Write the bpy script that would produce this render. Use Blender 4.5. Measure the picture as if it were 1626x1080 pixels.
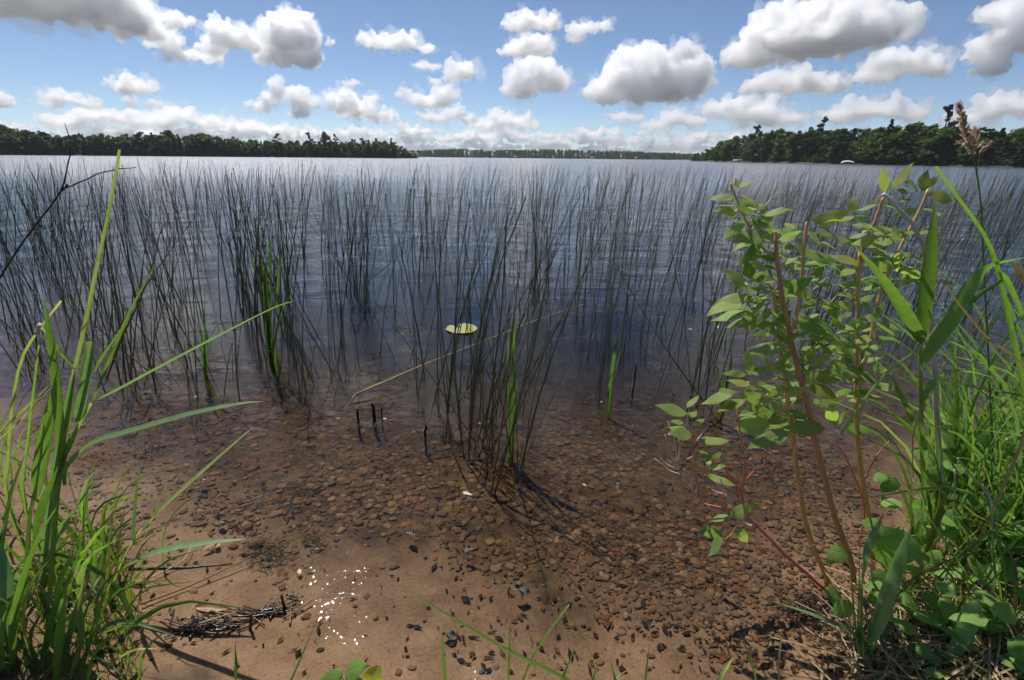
import bpy, bmesh, math, random
import numpy as np
from mathutils import Vector, Matrix, Quaternion, noise as mnoise

random.seed(7)
rng = np.random.default_rng(7)
sc = bpy.context.scene
for o in list(bpy.data.objects):
    bpy.data.objects.remove(o, do_unlink=True)
col = sc.collection

# ------------------------------------------------------------------ camera
F = 800.0                    # focal length in pixels of a 1626 x 1080 picture
CAM_H = 1.3
PITCH = math.atan2(540 - 250, F)
ROLL = 0.0104
CAM = Vector((0, 0, CAM_H))
_f = Vector((0, math.cos(PITCH), -math.sin(PITCH)))
_r0 = Vector((1, 0, 0))
_u0 = _r0.cross(_f)
RGT = _r0 * math.cos(ROLL) + _u0 * math.sin(ROLL)
UP = _u0 * math.cos(ROLL) - _r0 * math.sin(ROLL)
FWD = _f

cam_data = bpy.data.cameras.new('camera')
cam_data.sensor_fit = 'HORIZONTAL'
cam_data.sensor_width = 36.0
cam_data.lens = F / 1626.0 * 36.0
cam_data.clip_start = 0.02
cam_data.clip_end = 90000.0
cam = bpy.data.objects.new('camera', cam_data)
cam.matrix_world = Matrix(((RGT.x, UP.x, -FWD.x, CAM.x),
                           (RGT.y, UP.y, -FWD.y, CAM.y),
                           (RGT.z, UP.z, -FWD.z, CAM.z),
                           (0, 0, 0, 1)))
col.objects.link(cam)
sc.camera = cam

# ------------------------------------------------------------------ sky and sun
SUN_EL, SUN_AZ = math.radians(56), math.radians(-26)      # ahead of the camera, a little to the left
world = bpy.data.worlds.new('World')
sc.world = world
world.use_nodes = True
wn = world.node_tree
wn.nodes.clear()
w_out = wn.nodes.new('ShaderNodeOutputWorld')
w_bg = wn.nodes.new('ShaderNodeBackground')
w_sky = wn.nodes.new('ShaderNodeTexSky')
w_sky.sky_type = 'NISHITA'
w_sky.sun_disc = False
w_sky.sun_elevation = SUN_EL
w_sky.sun_rotation = SUN_AZ
w_sky.altitude = 1500.0
w_sky.air_density = 0.75
w_sky.dust_density = 0.7
w_sky.ozone_density = 2.4
w_bg.inputs['Strength'].default_value = 0.076
wn.links.new(w_sky.outputs[0], w_bg.inputs[0])
wn.links.new(w_bg.outputs[0], w_out.inputs[0])

sun_data = bpy.data.lights.new('sun', 'SUN')
sun_data.energy = 3.7
sun_data.angle = math.radians(0.53)
sun_data.color = (1.0, 0.955, 0.89)
sun = bpy.data.objects.new('sun', sun_data)
SUN_DIR = Vector((math.sin(SUN_AZ) * math.cos(SUN_EL), math.cos(SUN_AZ) * math.cos(SUN_EL), math.sin(SUN_EL)))
sun.rotation_euler = SUN_DIR.to_track_quat('Z', 'Y').to_euler()
sun.location = (-20, 30, 60)
col.objects.link(sun)

sc.view_settings.view_transform = 'Standard'
sc.view_settings.look = 'None'
sc.view_settings.gamma = 1.0
sc.view_settings.use_curve_mapping = False
sc.view_settings.exposure = 0.45

sc.render.engine = 'CYCLES'
cy = sc.cycles
cy.use_denoising = True
cy.use_adaptive_sampling = True
cy.adaptive_threshold = 0.03
cy.adaptive_min_samples = 16
cy.max_bounces = 42
cy.diffuse_bounces = 3
cy.glossy_bounces = 3
cy.transmission_bounces = 4
cy.volume_bounces = 40
cy.transparent_max_bounces = 24
cy.sample_clamp_indirect = 6.0
cy.caustics_reflective = False
cy.caustics_refractive = False

# ------------------------------------------------------------------ pixel helpers (of a 1626 x 1080 picture)
def ray(px, py):
    return FWD + RGT * ((px - 813.0) / F) + UP * ((540.0 - py) / F)      # one metre of depth

def pt(px, py, d):
    return CAM + ray(px, py) * d

def on_z(px, py, z=0.0):
    r = ray(px, py)
    return CAM + r * ((z - CAM_H) / r.z)

def to_px(p):
    q = Vector(p) - CAM
    d = q.dot(FWD)
    return (813 + F * q.dot(RGT) / d, 540 - F * q.dot(UP) / d, d)

# ------------------------------------------------------------------ material helpers
MATS = {}

def new_mat(name):
    m = bpy.data.materials.new(name)
    m.use_nodes = True
    m.node_tree.nodes.clear()
    MATS[name] = m
    return m, m.node_tree

def N(nt, typ, **kw):
    n = nt.nodes.new(typ)
    for k, v in kw.items():
        if k.startswith('in_'):
            key = k[3:]
            key = int(key) if key.isdigit() else key.replace('_', ' ')
            n.inputs[key].default_value = v
        else:
            setattr(n, k, v)
    return n

def L(nt, a, b):
    nt.links.new(a, b)

def ramp(nt, fac, stops, interp='LINEAR'):
    r = nt.nodes.new('ShaderNodeValToRGB')
    r.color_ramp.interpolation = interp
    el = r.color_ramp.elements
    while len(el) < len(stops):
        el.new(0.5)
    for e, (p, c) in zip(el, stops):
        e.position = p
        e.color = (c[0], c[1], c[2], 1) if len(c) == 3 else c
    nt.links.new(fac, r.inputs[0])
    return r.outputs[0]

def noise_tex(nt, vec, scale, detail=4, rough=0.55, dist=0.0):
    n = nt.nodes.new('ShaderNodeTexNoise')
    n.inputs['Scale'].default_value = scale
    n.inputs['Detail'].default_value = detail
    n.inputs['Roughness'].default_value = rough
    n.inputs['Distortion'].default_value = dist
    if vec is not None:
        nt.links.new(vec, n.inputs['Vector'])
    return n.outputs['Fac']

# ------------------------------------------------------------------ object helpers
def mesh_np(name, V, Fc, uv=None, smooth=True):
    """V (n,3) array; Fc list of index tuples or an (m,k) array; uv: per-vertex (n,2)."""
    me = bpy.data.meshes.new(name)
    V = np.asarray(V, dtype=np.float32)
    if isinstance(Fc, np.ndarray):
        k = Fc.shape[1]
        me.vertices.add(len(V))
        me.vertices.foreach_set('co', V.ravel())
        me.loops.add(Fc.size)
        me.loops.foreach_set('vertex_index', Fc.astype(np.int32).ravel())
        me.polygons.add(len(Fc))
        me.polygons.foreach_set('loop_start', np.arange(0, Fc.size, k, dtype=np.int32))
        me.polygons.foreach_set('loop_total', np.full(len(Fc), k, dtype=np.int32))
        me.update(calc_edges=True)
    else:
        me.from_pydata([tuple(v) for v in V], [], Fc)
        me.update()
    if uv is not None:
        ul = me.uv_layers.new(name='UVMap')
        vi = np.empty(len(me.loops), dtype=np.int32)
        me.loops.foreach_get('vertex_index', vi)
        ul.data.foreach_set('uv', np.asarray(uv, dtype=np.float32)[vi].ravel())
    if smooth:
        me.polygons.foreach_set('use_smooth', np.ones(len(me.polygons), dtype=bool))
    return me

def add(name, me, mat=None, parent=None, loc=None, mtx=None):
    o = bpy.data.objects.new(name, me)
    if mat is not None and me is not None and len(me.materials) == 0:
        me.materials.append(MATS[mat])
    col.objects.link(o)
    if parent is not None:
        o.parent = parent
    if mtx is not None:
        o.matrix_local = mtx
    elif loc is not None:
        o.location = loc
    return o

def empty(name, loc=(0, 0, 0)):
    o = bpy.data.objects.new(name, None)
    o.empty_display_size = 0.1
    o.location = loc
    col.objects.link(o)
    return o

def tag(o, label=None, cat=None, group=None, kind=None):
    if label: o['label'] = label
    if cat: o['category'] = cat
    if group: o['group'] = group
    if kind: o['kind'] = kind
    return o

def copy_tree(o, parent=None):
    c = o.copy()
    col.objects.link(c)
    c.parent = parent
    for ch in o.children:
        copy_tree(ch, c)
    return c
# ------------------------------------------------------------------ clouds: closed puffs of scattering air
def cloud_mat(density, g=0.66):
    m, nt = new_mat('cloud_air')
    o_ = N(nt, 'ShaderNodeOutputMaterial')
    vs = N(nt, 'ShaderNodeVolumeScatter')
    vs.inputs['Color'].default_value = (1.0, 1.0, 1.0, 1)
    vs.inputs['Density'].default_value = density
    vs.inputs['Anisotropy'].default_value = g
    L(nt, vs.outputs[0], o_.inputs['Volume'])
    return m

_ico = bmesh.new()
bmesh.ops.create_icosphere(_ico, subdivisions=2, radius=1.0)
ICO_V = np.array([v.co[:] for v in _ico.verts], dtype=np.float32)
ICO_F = np.array([[v.index for v in f.verts] for f in _ico.faces], dtype=np.int32)
_ico.free()

tex_a = bpy.data.textures.new('puff_big', 'CLOUDS'); tex_a.noise_depth = 1; tex_a.noise_basis = 'VORONOI_F1'
tex_b = bpy.data.textures.new('puff_small', 'CLOUDS'); tex_b.noise_depth = 3

def puff_spheres(lobes, rg, detail=(9, 5)):
    """lobes: (x, y, z, rx, rz). Adds cauliflower spheres over the upper half of each lobe."""
    out = []
    for (x, y, z, rx, rz) in lobes:
        out.append((x, y, z, rx * 0.72, rx * 0.65, rz * 0.72))
        for k in range(detail[0]):
            a = rg.uniform(0, 2 * math.pi); e = rg.uniform(-0.25, 1.0)
            ce = math.sqrt(max(0, 1 - e * e))
            r1 = rg.uniform(0.2, 0.5)
            c1 = (x + rx * 0.85 * math.cos(a) * ce, y + rx * 0.75 * math.sin(a) * ce, z + rz * 0.86 * e)
            R1 = r1 * min(rx, rz * 1.25)
            out.append((*c1, R1, R1, R1 * 0.95))
            for j in range(detail[1]):
                a2 = rg.uniform(0, 2 * math.pi); e2 = rg.uniform(-0.1, 1.0)
                ce2 = math.sqrt(max(0, 1 - e2 * e2))
                R2 = R1 * rg.uniform(0.3, 0.6)
                out.append((c1[0] + R1 * 0.92 * math.cos(a2) * ce2, c1[1] + R1 * 0.92 * math.sin(a2) * ce2, c1[2] + R1 * 0.9 * e2, R2, R2, R2))
    return out

def cloud_mesh(name, lobes, rg, vox, detail=(9, 5), flat=None, rough=1.0):
    S = puff_spheres(lobes, rg, detail)
    V = np.concatenate([ICO_V * np.array([s[3], s[4], s[5]], dtype=np.float32) + np.array(s[:3], dtype=np.float32) for s in S])
    if flat is not None:       # a level, slightly uneven base
        low = V[:, 2] < flat
        V[low, 2] = flat + (V[low, 2] - flat) * 0.2
    Fc = np.concatenate([ICO_F + i * len(ICO_V) for i in range(len(S))])
    me = mesh_np(name, V, Fc)
    ob = bpy.data.objects.new('tmp', me)
    col.objects.link(ob)
    r = ob.modifiers.new('r', 'REMESH'); r.mode = 'VOXEL'; r.voxel_size = vox
    for tx, size, st in ((tex_b, vox * 16, vox * 5.0), (tex_a, vox * 10, -vox * 8.0), (tex_a, vox * 5, -vox * 5.0), (tex_b, vox * 3, vox * 2.0)):
        t2 = tx.copy(); t2.noise_scale = size
        d = ob.modifiers.new('d', 'DISPLACE'); d.texture = t2; d.strength = st * rough; d.mid_level = 0.45; d.texture_coords = 'GLOBAL'
    r2 = ob.modifiers.new('r2', 'REMESH'); r2.mode = 'VOXEL'; r2.voxel_size = vox
    dg = bpy.context.evaluated_depsgraph_get()
    me2 = bpy.data.meshes.new_from_object(ob.evaluated_get(dg))
    bpy.data.objects.remove(ob, do_unlink=True)
    me2.name = name
    me2.polygons.foreach_set('use_smooth', np.ones(len(me2.polygons), dtype=bool))
    me2.materials.clear()
    return me2

# lobes are (px, py, rx, rz) in pixels of the photograph; they are turned into metres at the cloud's own distance
BASE = 1000.0
def cloud(lobes, base, label, detail=(9, 5), res=64, soft=8.0, group='cumulus clouds over the lake', wisp=False):
    cx = sum(l[0] for l in lobes) / len(lobes)
    bc = ray(cx, base)
    el = bc.z / math.hypot(bc.x, bc.y)
    d = min(21000, BASE / max(el, 0.02) / math.hypot(bc.x, bc.y))
    org = pt(cx, base, d)
    rg = random.Random(int(cx * 7 + base))
    pxm = d / F
    fw = Vector((org.x, org.y, 0)).normalized()
    rt = Vector((fw.y, -fw.x, 0))
    LB = []
    for (x, y, rx, rz) in lobes:
        p = pt(x, y, d) - org
        LB.append((p.dot(rt), rg.uniform(-0.3, 0.3) * rx * pxm, p.z, rx * pxm, rz * pxm))
    ext = (max(l[0] + l[2] for l in lobes) - min(l[0] - l[2] for l in lobes)) * pxm
    me = cloud_mesh('cumulus_cloud', LB, rg, max(ext / (res * 1.15), 1.2 * pxm), detail, flat=0.0)
    me.materials.append(cloud_mat(1.0 / (soft * pxm)))
    mt = Matrix(((rt.x, fw.x, 0, org.x), (rt.y, fw.y, 0, org.y), (0, 0, 1, org.z), (0, 0, 0, 1)))
    o = add('cumulus_cloud', me, None, mtx=mt)
    if wisp:                # thin torn vapour round the solid body
        rg2 = random.Random(int(cx * 3 + base) + 9)
        LW = [(a + rg2.uniform(-.12, .12) * r, b, c + rg2.uniform(-.05, .12) * q, r * 1.08, q * 1.06) for (a, b, c, r, q) in LB]
        wm = cloud_mesh('vapour_fringe', LW, rg2, max(ext / (res * 0.8), 1.7 * pxm), (16, 4), flat=-1.5 * pxm, rough=1.7)
        wm.materials.append(cloud_mat(1.0 / (44.0 * pxm)))
        add('vapour_fringe', wm, None, o)
    tag(o, label, 'cloud', group)
    return o

CLOUDS = [
 ([(10, 0, 90, 40), (110, 5, 90, 40), (190, 18, 60, 34), (60, -30, 120, 40)], 46, 'huge dark-based cloud filling the top left corner of the sky', 64),
 ([(228, 40, 34, 20), (262, 70, 26, 18), (292, 86, 30, 10), (330, 86, 26, 11)], 95, 'ragged tail of cloud trailing down from the top left corner cloud', 56),
 ([(362, 66, 34, 22), (400, 72, 22, 14), (338, 78, 22, 14)], 90, 'small humped cumulus between the ragged tail and the grey-bellied cloud', 56),
 ([(462, 72, 40, 32), (472, 48, 26, 18), (448, 92, 30, 22), (485, 98, 22, 18)], 114, 'upright cumulus with a grey belly over the left half of the lake', 64),
 ([(286, 36, 22, 12), (272, 44, 10, 6)], 46, 'small white puff just right of the top left corner cloud', 36),
 ([(526, 67, 7, 6)], 72, 'tiny white puff right of the upright grey-bellied cumulus', 20),
 ([(600, 68, 34, 12), (640, 68, 30, 14), (676, 76, 18, 8)], 82, 'long thin white cloud high above the middle of the left shore', 56),
 ([(210, 138, 34, 14), (232, 140, 18, 10), (192, 142, 18, 7)], 149, 'flat-based white cloud over the left wooded shore, upper of two', 46),
 ([(205, 160, 12, 8), (245, 164, 16, 7)], 169, 'faint torn puff right below the upper flat-based cloud at left', 34),
 ([(440, 140, 13, 16), (418, 170, 24, 11), (438, 156, 16, 14)], 178, 'leaning wedge of white cloud below the grey-bellied cumulus', 46),
 ([(476, 160, 24, 16), (478, 180, 22, 10)], 189, 'blocky white cloud touching the right of the leaning wedge cloud', 40),
 ([(557, 133, 15, 7)], 139, 'tiny flat puff above the middle, over the pine clump', 26),
 ([(545, 172, 28, 20), (570, 178, 30, 16), (604, 186, 30, 13), (590, 156, 16, 5)], 198, 'low white cumulus bank above the pine clump', 56),
 ([(672, 103, 22, 6), (690, 106, 14, 6)], 110, 'thin white sliver of cloud left of the ragged puff in mid sky', 36),
 ([(735, 116, 26, 17), (718, 124, 16, 9), (692, 130, 10, 6)], 135, 'ragged white puff in the blue left of the picture centre', 46),
 ([(640, 154, 11, 10), (672, 160, 28, 10), (706, 152, 22, 14), (690, 164, 36, 8)], 172, 'rising white cumulus with two heads above the far shore', 56),
 ([(690, 186, 26, 10), (722, 182, 20, 12), (745, 190, 16, 8)], 198, 'grey-based cloud right under the two-headed cumulus', 46),
 ([(800, 192, 44, 14), (770, 198, 30, 9), (835, 200, 24, 8)], 207, 'broad low cloud over the far shore left of centre', 50),
 ([(842, 34, 44, 13), (820, 42, 28, 9), (870, 42, 24, 10)], 52, 'uppermost white cloud at the top centre of the sky', 52),
 ([(838, 74, 40, 16), (815, 82, 22, 9), (862, 84, 22, 9)], 95, 'white cloud just under the uppermost one at top centre', 50),
 ([(925, 48, 26, 11), (912, 60, 16, 8), (958, 46, 16, 8)], 68, 'wispy torn cloud right of the two stacked clouds at top centre', 46),
 ([(850, 130, 40, 26), (825, 146, 30, 14), (880, 138, 30, 14), (862, 112, 22, 12)], 161, 'dome-shaped white cumulus over the centre of the lake', 62),
 ([(1020, 138, 60, 38), (972, 146, 36, 26), (1080, 132, 40, 34), (998, 108, 28, 22), (1055, 152, 58, 16)], 172, 'bright billowing cumulus alone in the blue right of the centre', 84),
 ([(1092, 86, 24, 14), (1072, 92, 12, 8)], 98, 'small white cap of cloud behind the billowing cumulus right of centre', 36),
 ([(1290, 74, 110, 32), (1196, 84, 50, 24), (1375, 66, 54, 28), (1262, 46, 62, 30), (1335, 40, 54, 28), (1225, 62, 46, 26)], 106, 'largest cumulus with a flat grey base high above the wooded shore', 96),
 ([(1262, 134, 66, 20), (1205, 136, 26, 16), (1312, 142, 30, 13)], 158, 'grey shaded cloud hanging below the largest cumulus', 60),
 ([(1428, 106, 54, 22), (1384, 118, 36, 14), (1476, 116, 28, 16)], 136, 'long white cumulus right of the grey shaded cloud', 70),
 ([(1562, 84, 34, 22), (1612, 70, 34, 26), (1606, 30, 44, 22), (1576, 112, 26, 14), (1650, 60, 34, 40)], 130, 'tall cloud bank rising at the top right corner', 70),
 ([(1190, 178, 60, 20), (1150, 174, 50, 14), (1235, 190, 50, 14)], 200, 'pale cloud bank just above the tip of the right wooded shore', 60),
 ([(1072, 190, 36, 14), (1100, 196, 26, 10), (1040, 198, 24, 8)], 207, 'low white cloud left of the right wooded shore', 50),
 ([(985, 184, 30, 7), (1010, 188, 20, 6)], 194, 'narrow shelf of cloud right under the billowing cumulus', 40),
 ([(1385, 176, 60, 17), (1330, 182, 36, 14), (1440, 184, 34, 14)], 198, 'low white cloud right above the right wooded shore, left of the lone pine', 60),
 ([(1590, 170, 44, 18), (1545, 184, 40, 12), (1640, 176, 40, 20)], 200, 'low white cloud behind the grass seed head', 56),
 ([(100, 156, 32, 11), (140, 164, 26, 10), (80, 164, 22, 7)], 176, 'low white cloud over the far left of the wooded shore', 50),
 ([(148, 184, 40, 13), (200, 186, 50, 13), (100, 190, 40, 10)], 204, 'long low cloud bank resting on the left tree tops', 56),
 ([(285, 186, 46, 14), (335, 196, 40, 11), (250, 194, 40, 11)], 208, 'low lumpy cloud bank above the middle of the left shore', 56),
 ([(395, 202, 44, 11), (440, 208, 40, 9)], 216, 'low hazy cloud left of the pine clump', 50),
 ([(2, 164, 16, 13), (-14, 160, 20, 16)], 178, 'white puff cut by the left edge of the picture', 36),
]
for lobes, base, label, res in CLOUDS:
    cloud(lobes, base, label, res=res, detail=(20, 6) if res > 60 else (14, 5), wisp=True)
rg0 = random.Random(31)
k = 0
for row, (b0, b1) in enumerate(((212, 220), (222, 230), (232, 240))):   # the white band of distant cumulus along the horizon
    x = -60 + 17 * row
    while x < 1680:
        w = rg0.uniform(20, 46)
        b = rg0.uniform(b0, b1) + (x - 813) * 0.0104
        h = rg0.uniform(5, 12)
        cloud([(x, b - h * 0.8, w * 0.5, h), (x + w * 0.5, b - h * 0.5, w * 0.42, h * 0.75), (x - w * 0.45, b - h * 0.4, w * 0.42, h * 0.6)], b,
              'one of the small distant clouds crowded along the horizon', res=30, detail=(6, 2), soft=6.5, group='distant clouds along the horizon')
        x += w * rg0.uniform(1.0, 1.7)
# the same broken sky above the frame and round behind the viewer (seen in the water)
for k, (cx, base, w, h) in enumerate([(150, -120, 190, 60), (860, -70, 120, 36), (1330, -60, 150, 40), (480, -230, 160, 56), (760, -330, 190, 60), (1400, -330, 220, 70), (1040, -400, 230, 80), (620, -170, 90, 30), (1180, -150, 110, 36), (330, -330, 150, 50), (1500, -190, 120, 40), (-350, -60, 160, 50), (2000, -40, 160, 50), (-200, -600, 200, 60)]):
    cloud([(cx, base - h * 0.5, w * 0.6, h), (cx + w * 0.6, base - h * 0.4, w * 0.45, h * 0.7), (cx - w * 0.55, base - h * 0.35, w * 0.5, h * 0.7)], base,
          'cumulus higher in the sky, seen only mirrored in the lake', res=44, detail=(9, 4), soft=14.0, group='clouds above the view')
CLOUD_N = sum(len(o.data.polygons) for o in col.objects if o.name.startswith('cumulus'))
print('CLOUD QUADS', CLOUD_N)
# ------------------------------------------------------------------ terrain
SHX = np.array([-60, -12, -6, -3.2, -2.2, -1.4, -0.9, -0.45, 0.0, 0.5, 0.85, 1.15, 1.5, 2.0, 3.0, 6, 12, 60])
SHY = np.array([14, 7, 4.2, 2.3, 1.85, 1.36, 1.2, 1.02, 0.84, 0.82, 0.98, 1.2, 1.45, 1.75, 2.3, 3.2, 5, 20])
DT = np.array([-400, -60, -8, -2.0, -1.0, -0.5, -0.2, 0, 0.15, 0.4, 0.8, 1.4, 2.5, 4, 8, 20, 60, 200, 9000])
DZ = np.array([6.0, 3.0, 0.9, 0.42, 0.24, 0.13, 0.045, 0, -0.016, -0.036, -0.075, -0.14, -0.25, -0.40, -0.8, -1.8, -3.0, -4.5, -5.5])

def shore_t(x, y):
    return y - np.interp(x, SHX, SHY)

def vnoise(x, y, s, seed=0.0):
    return np.array([mnoise.noise(Vector((a * s + seed, b * s - seed, seed * 0.7))) for a, b in zip(np.ravel(x), np.ravel(y))]).reshape(np.shape(x))

def ground_z(x, y):
    x = np.asarray(x, dtype=float); y = np.asarray(y, dtype=float)
    t = shore_t(x, y)
    z = np.interp(t, DT, DZ)
    near = (np.abs(x) < 8) & (np.abs(y) < 12)
    if near.any():
        xn, yn = x[near] if x.ndim else x, y[near] if y.ndim else y
        dz = 0.012 * vnoise(xn, yn, 3.1, 3.7) + 0.006 * vnoise(xn, yn, 9.0, 1.3)
        if x.ndim:
            z = z.copy(); z[near] += dz
        else:
            z = z + float(dz)
    return z

def gz(x, y):
    return float(ground_z(np.array([x]), np.array([y]))[0])

def on_ground(px, py):
    z = 0.0
    for _ in range(6):
        p = on_z(px, py, z)
        z = gz(p.x, p.y)
    return Vector((p.x, p.y, z))

def axis(lo, hi, step, far, ratio=1.16):
    a = list(np.arange(lo, hi, step))
    s = step; v = a[-1]
    while v < far:
        s *= ratio; v += s; a.append(v)
    s = step; v = a[0]; pre = []
    while v > -far:
        s *= ratio; v -= s; pre.append(v)
    return np.array(pre[::-1] + a)

gx = axis(-3.2, 3.6, 0.035, 7000)
gy = axis(0.5, 4.6, 0.035, 7000)
GX, GY = np.meshgrid(gx, gy)
GZ = ground_z(GX, GY)
nx, ny = len(gx), len(gy)
idx = np.arange(nx * ny).reshape(ny, nx)
Fq = np.stack([idx[:-1, :-1], idx[:-1, 1:], idx[1:, 1:], idx[1:, :-1]], -1).reshape(-1, 4)
ground_me = mesh_np('ground', np.stack([GX.ravel(), GY.ravel(), GZ.ravel()], 1), Fq)
att = ground_me.attributes.new('shore', 'FLOAT', 'POINT')
att.data.foreach_set('value', shore_t(GX, GY).ravel().astype(np.float32))

m, nt = new_mat('shore_ground')
out = N(nt, 'ShaderNodeOutputMaterial')
bs = N(nt, 'ShaderNodeBsdfPrincipled')
geo = N(nt, 'ShaderNodeNewGeometry')
at = N(nt, 'ShaderNodeAttribute', attribute_name='shore')
P = geo.outputs['Position']
grain = noise_tex(nt, P, 420, 2, 0.7)
mott = noise_tex(nt, P, 7, 5, 0.6)
sand = ramp(nt, mott, [(0.3, (0.176, 0.103, 0.055)), (0.55, (0.251, 0.156, 0.087)), (0.75, (0.306, 0.202, 0.124))])
gr0 = ramp(nt, grain, [(0.3, (0.6, 0.6, 0.6)), (0.7, (1.3, 1.25, 1.2))])
fleck = ramp(nt, noise_tex(nt, P, 95, 3, 0.75), [(0.30, (0.28, 0.25, 0.22)), (0.40, (0.85, 0.85, 0.85)), (0.7, (1.12, 1.1, 1.08))])
gm = N(nt, 'ShaderNodeMix', data_type='RGBA', blend_type='MULTIPLY'); gm.inputs[0].default_value = 1.0
L(nt, gr0, gm.inputs[6]); L(nt, fleck, gm.inputs[7]); gr = gm.outputs[2]
mul = N(nt, 'ShaderNodeMix', data_type='RGBA', blend_type='MULTIPLY'); mul.inputs[0].default_value = 1.0
L(nt, sand, mul.inputs[6]); L(nt, gr, mul.inputs[7])
silt_n = noise_tex(nt, P, 11, 8, 0.78, 0.5)
silt = ramp(nt, silt_n, [(0.3, (0.015, 0.008, 0.005)), (0.44, (0.047, 0.026, 0.011)), (0.55, (0.104, 0.056, 0.023)), (0.7, (0.173, 0.099, 0.044))])
mr = N(nt, 'ShaderNodeMapRange'); mr.inputs[1].default_value = 0.12; mr.inputs[2].default_value = 0.55
wob = N(nt, 'ShaderNodeMath', operation='MULTIPLY_ADD'); wob.inputs[1].default_value = 1.1; wob.inputs[2].default_value = -0.55
L(nt, noise_tex(nt, P, 2.3, 5, 0.6), wob.inputs[0])
ad = N(nt, 'ShaderNodeMath', operation='ADD'); L(nt, at.outputs['Fac'], ad.inputs[0]); L(nt, wob.outputs[0], ad.inputs[1])
L(nt, ad.outputs[0], mr.inputs[0])
mx = N(nt, 'ShaderNodeMix', data_type='RGBA'); L(nt, mr.outputs[0], mx.inputs[0]); L(nt, mul.outputs[2], mx.inputs[6]); sm = N(nt, 'ShaderNodeMix', data_type='RGBA', blend_type='MULTIPLY'); sm.inputs[0].default_value = 1.0; L(nt, silt, sm.inputs[6]); L(nt, fleck, sm.inputs[7]); L(nt, sm.outputs[2], mx.inputs[7])
mud = ramp(nt, silt_n, [(0.35, (0.011, 0.009, 0.007)), (0.6, (0.041, 0.034, 0.022)), (0.75, (0.075, 0.060, 0.038))])
mr3 = N(nt, 'ShaderNodeMapRange'); mr3.inputs[1].default_value = 1.2; mr3.inputs[2].default_value = 3.2
L(nt, ad.outputs[0], mr3.inputs[0])
mx3 = N(nt, 'ShaderNodeMix', data_type='RGBA'); L(nt, mr3.outputs[0], mx3.inputs[0]); L(nt, mx.outputs[2], mx3.inputs[6]); L(nt, mud, mx3.inputs[7])
mx = mx3
# the vegetated bank is dark soil
soil = ramp(nt, noise_tex(nt, P, 24, 5, 0.7), [(0.3, (0.026, 0.018, 0.012)), (0.6, (0.091, 0.062, 0.039)), (0.8, (0.169, 0.124, 0.078))])
mr2 = N(nt, 'ShaderNodeMapRange'); mr2.inputs[1].default_value = -0.42; mr2.inputs[2].default_value = -0.25; mr2.inputs[3].default_value = 1; mr2.inputs[4].default_value = 0
L(nt, ad.outputs[0], mr2.inputs[0])
mx2 = N(nt, 'ShaderNodeMix', data_type='RGBA'); L(nt, mr2.outputs[0], mx2.inputs[0]); L(nt, mx.outputs[2], mx2.inputs[6]); L(nt, soil, mx2.inputs[7])
L(nt, mx2.outputs[2], bs.inputs['Base Color'])
bs.inputs['Roughness'].default_value = 0.6
bs.inputs['Specular IOR Level'].default_value = 0.12
bp = N(nt, 'ShaderNodeBump'); bp.inputs['Strength'].default_value = 0.8; bp.inputs['Distance'].default_value = 0.006
bsum = N(nt, 'ShaderNodeMath', operation='MULTIPLY_ADD'); bsum.inputs[1].default_value = 0.5
L(nt, grain, bsum.inputs[0]); L(nt, noise_tex(nt, P, 60, 4, 0.6), bsum.inputs[2])
L(nt, bsum.outputs[0], bp.inputs['Height']); L(nt, bp.outputs[0], bs.inputs['Normal'])
L(nt, bs.outputs[0], out.inputs['Surface'])
ground = add('ground', ground_me, 'shore_ground')
tag(ground, 'sandy shore and brown lake bed', kind='structure')

# ------------------------------------------------------------------ water: clear sheet over a body of brown-stained water
m, nt = new_mat('lake_water')
out = N(nt, 'ShaderNodeOutputMaterial')
geo = N(nt, 'ShaderNodeNewGeometry')
P = geo.outputs['Position']
sep = N(nt, 'ShaderNodeSeparateXYZ'); L(nt, P, sep.inputs[0])
def wave_map(sx, sy, rz=0.0):
    mp = N(nt, 'ShaderNodeMapping'); mp.inputs['Scale'].default_value = (sx, sy, 1); mp.inputs['Rotation'].default_value = (0, 0, rz)
    L(nt, P, mp.inputs['Vector']); return mp.outputs[0]
w1 = noise_tex(nt, wave_map(0.45, 1.0, 0.12), 2.6, 3, 0.5, 0.3)      # chop among the reeds
w2 = noise_tex(nt, wave_map(0.5, 1.0, -0.2), 11.0, 3, 0.55, 0.4)     # small ripples
w3 = noise_tex(nt, wave_map(0.8, 1.0, 0.5), 75.0, 2, 0.5, 0.2)       # capillary ripples at the edge
w4 = noise_tex(nt, wave_map(0.25, 0.6, 0.0), 0.5, 3, 0.55)           # open water
def scaled(v, k, add_to=None):
    n = N(nt, 'ShaderNodeMath', operation='MULTIPLY_ADD'); n.inputs[1].default_value = k
    L(nt, v, n.inputs[0])
    if add_to is not None: L(nt, add_to, n.inputs[2])
    else: n.inputs[2].default_value = 0
    return n.outputs[0]
patch = ramp(nt, noise_tex(nt, P, 1.9, 4, 0.6), [(0.44, (0.25,) * 3), (0.60, (2.6,) * 3)])    # cat's-paws of fine ripples
w3m = N(nt, 'ShaderNodeMath', operation='MULTIPLY'); L(nt, w3, w3m.inputs[0]); L(nt, patch, w3m.inputs[1]); w3 = w3m.outputs[0]
hgt = scaled(w4, 0.16, scaled(w1, 0.050, scaled(w2, 0.0120, scaled(w3, 0.0036))))
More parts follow.
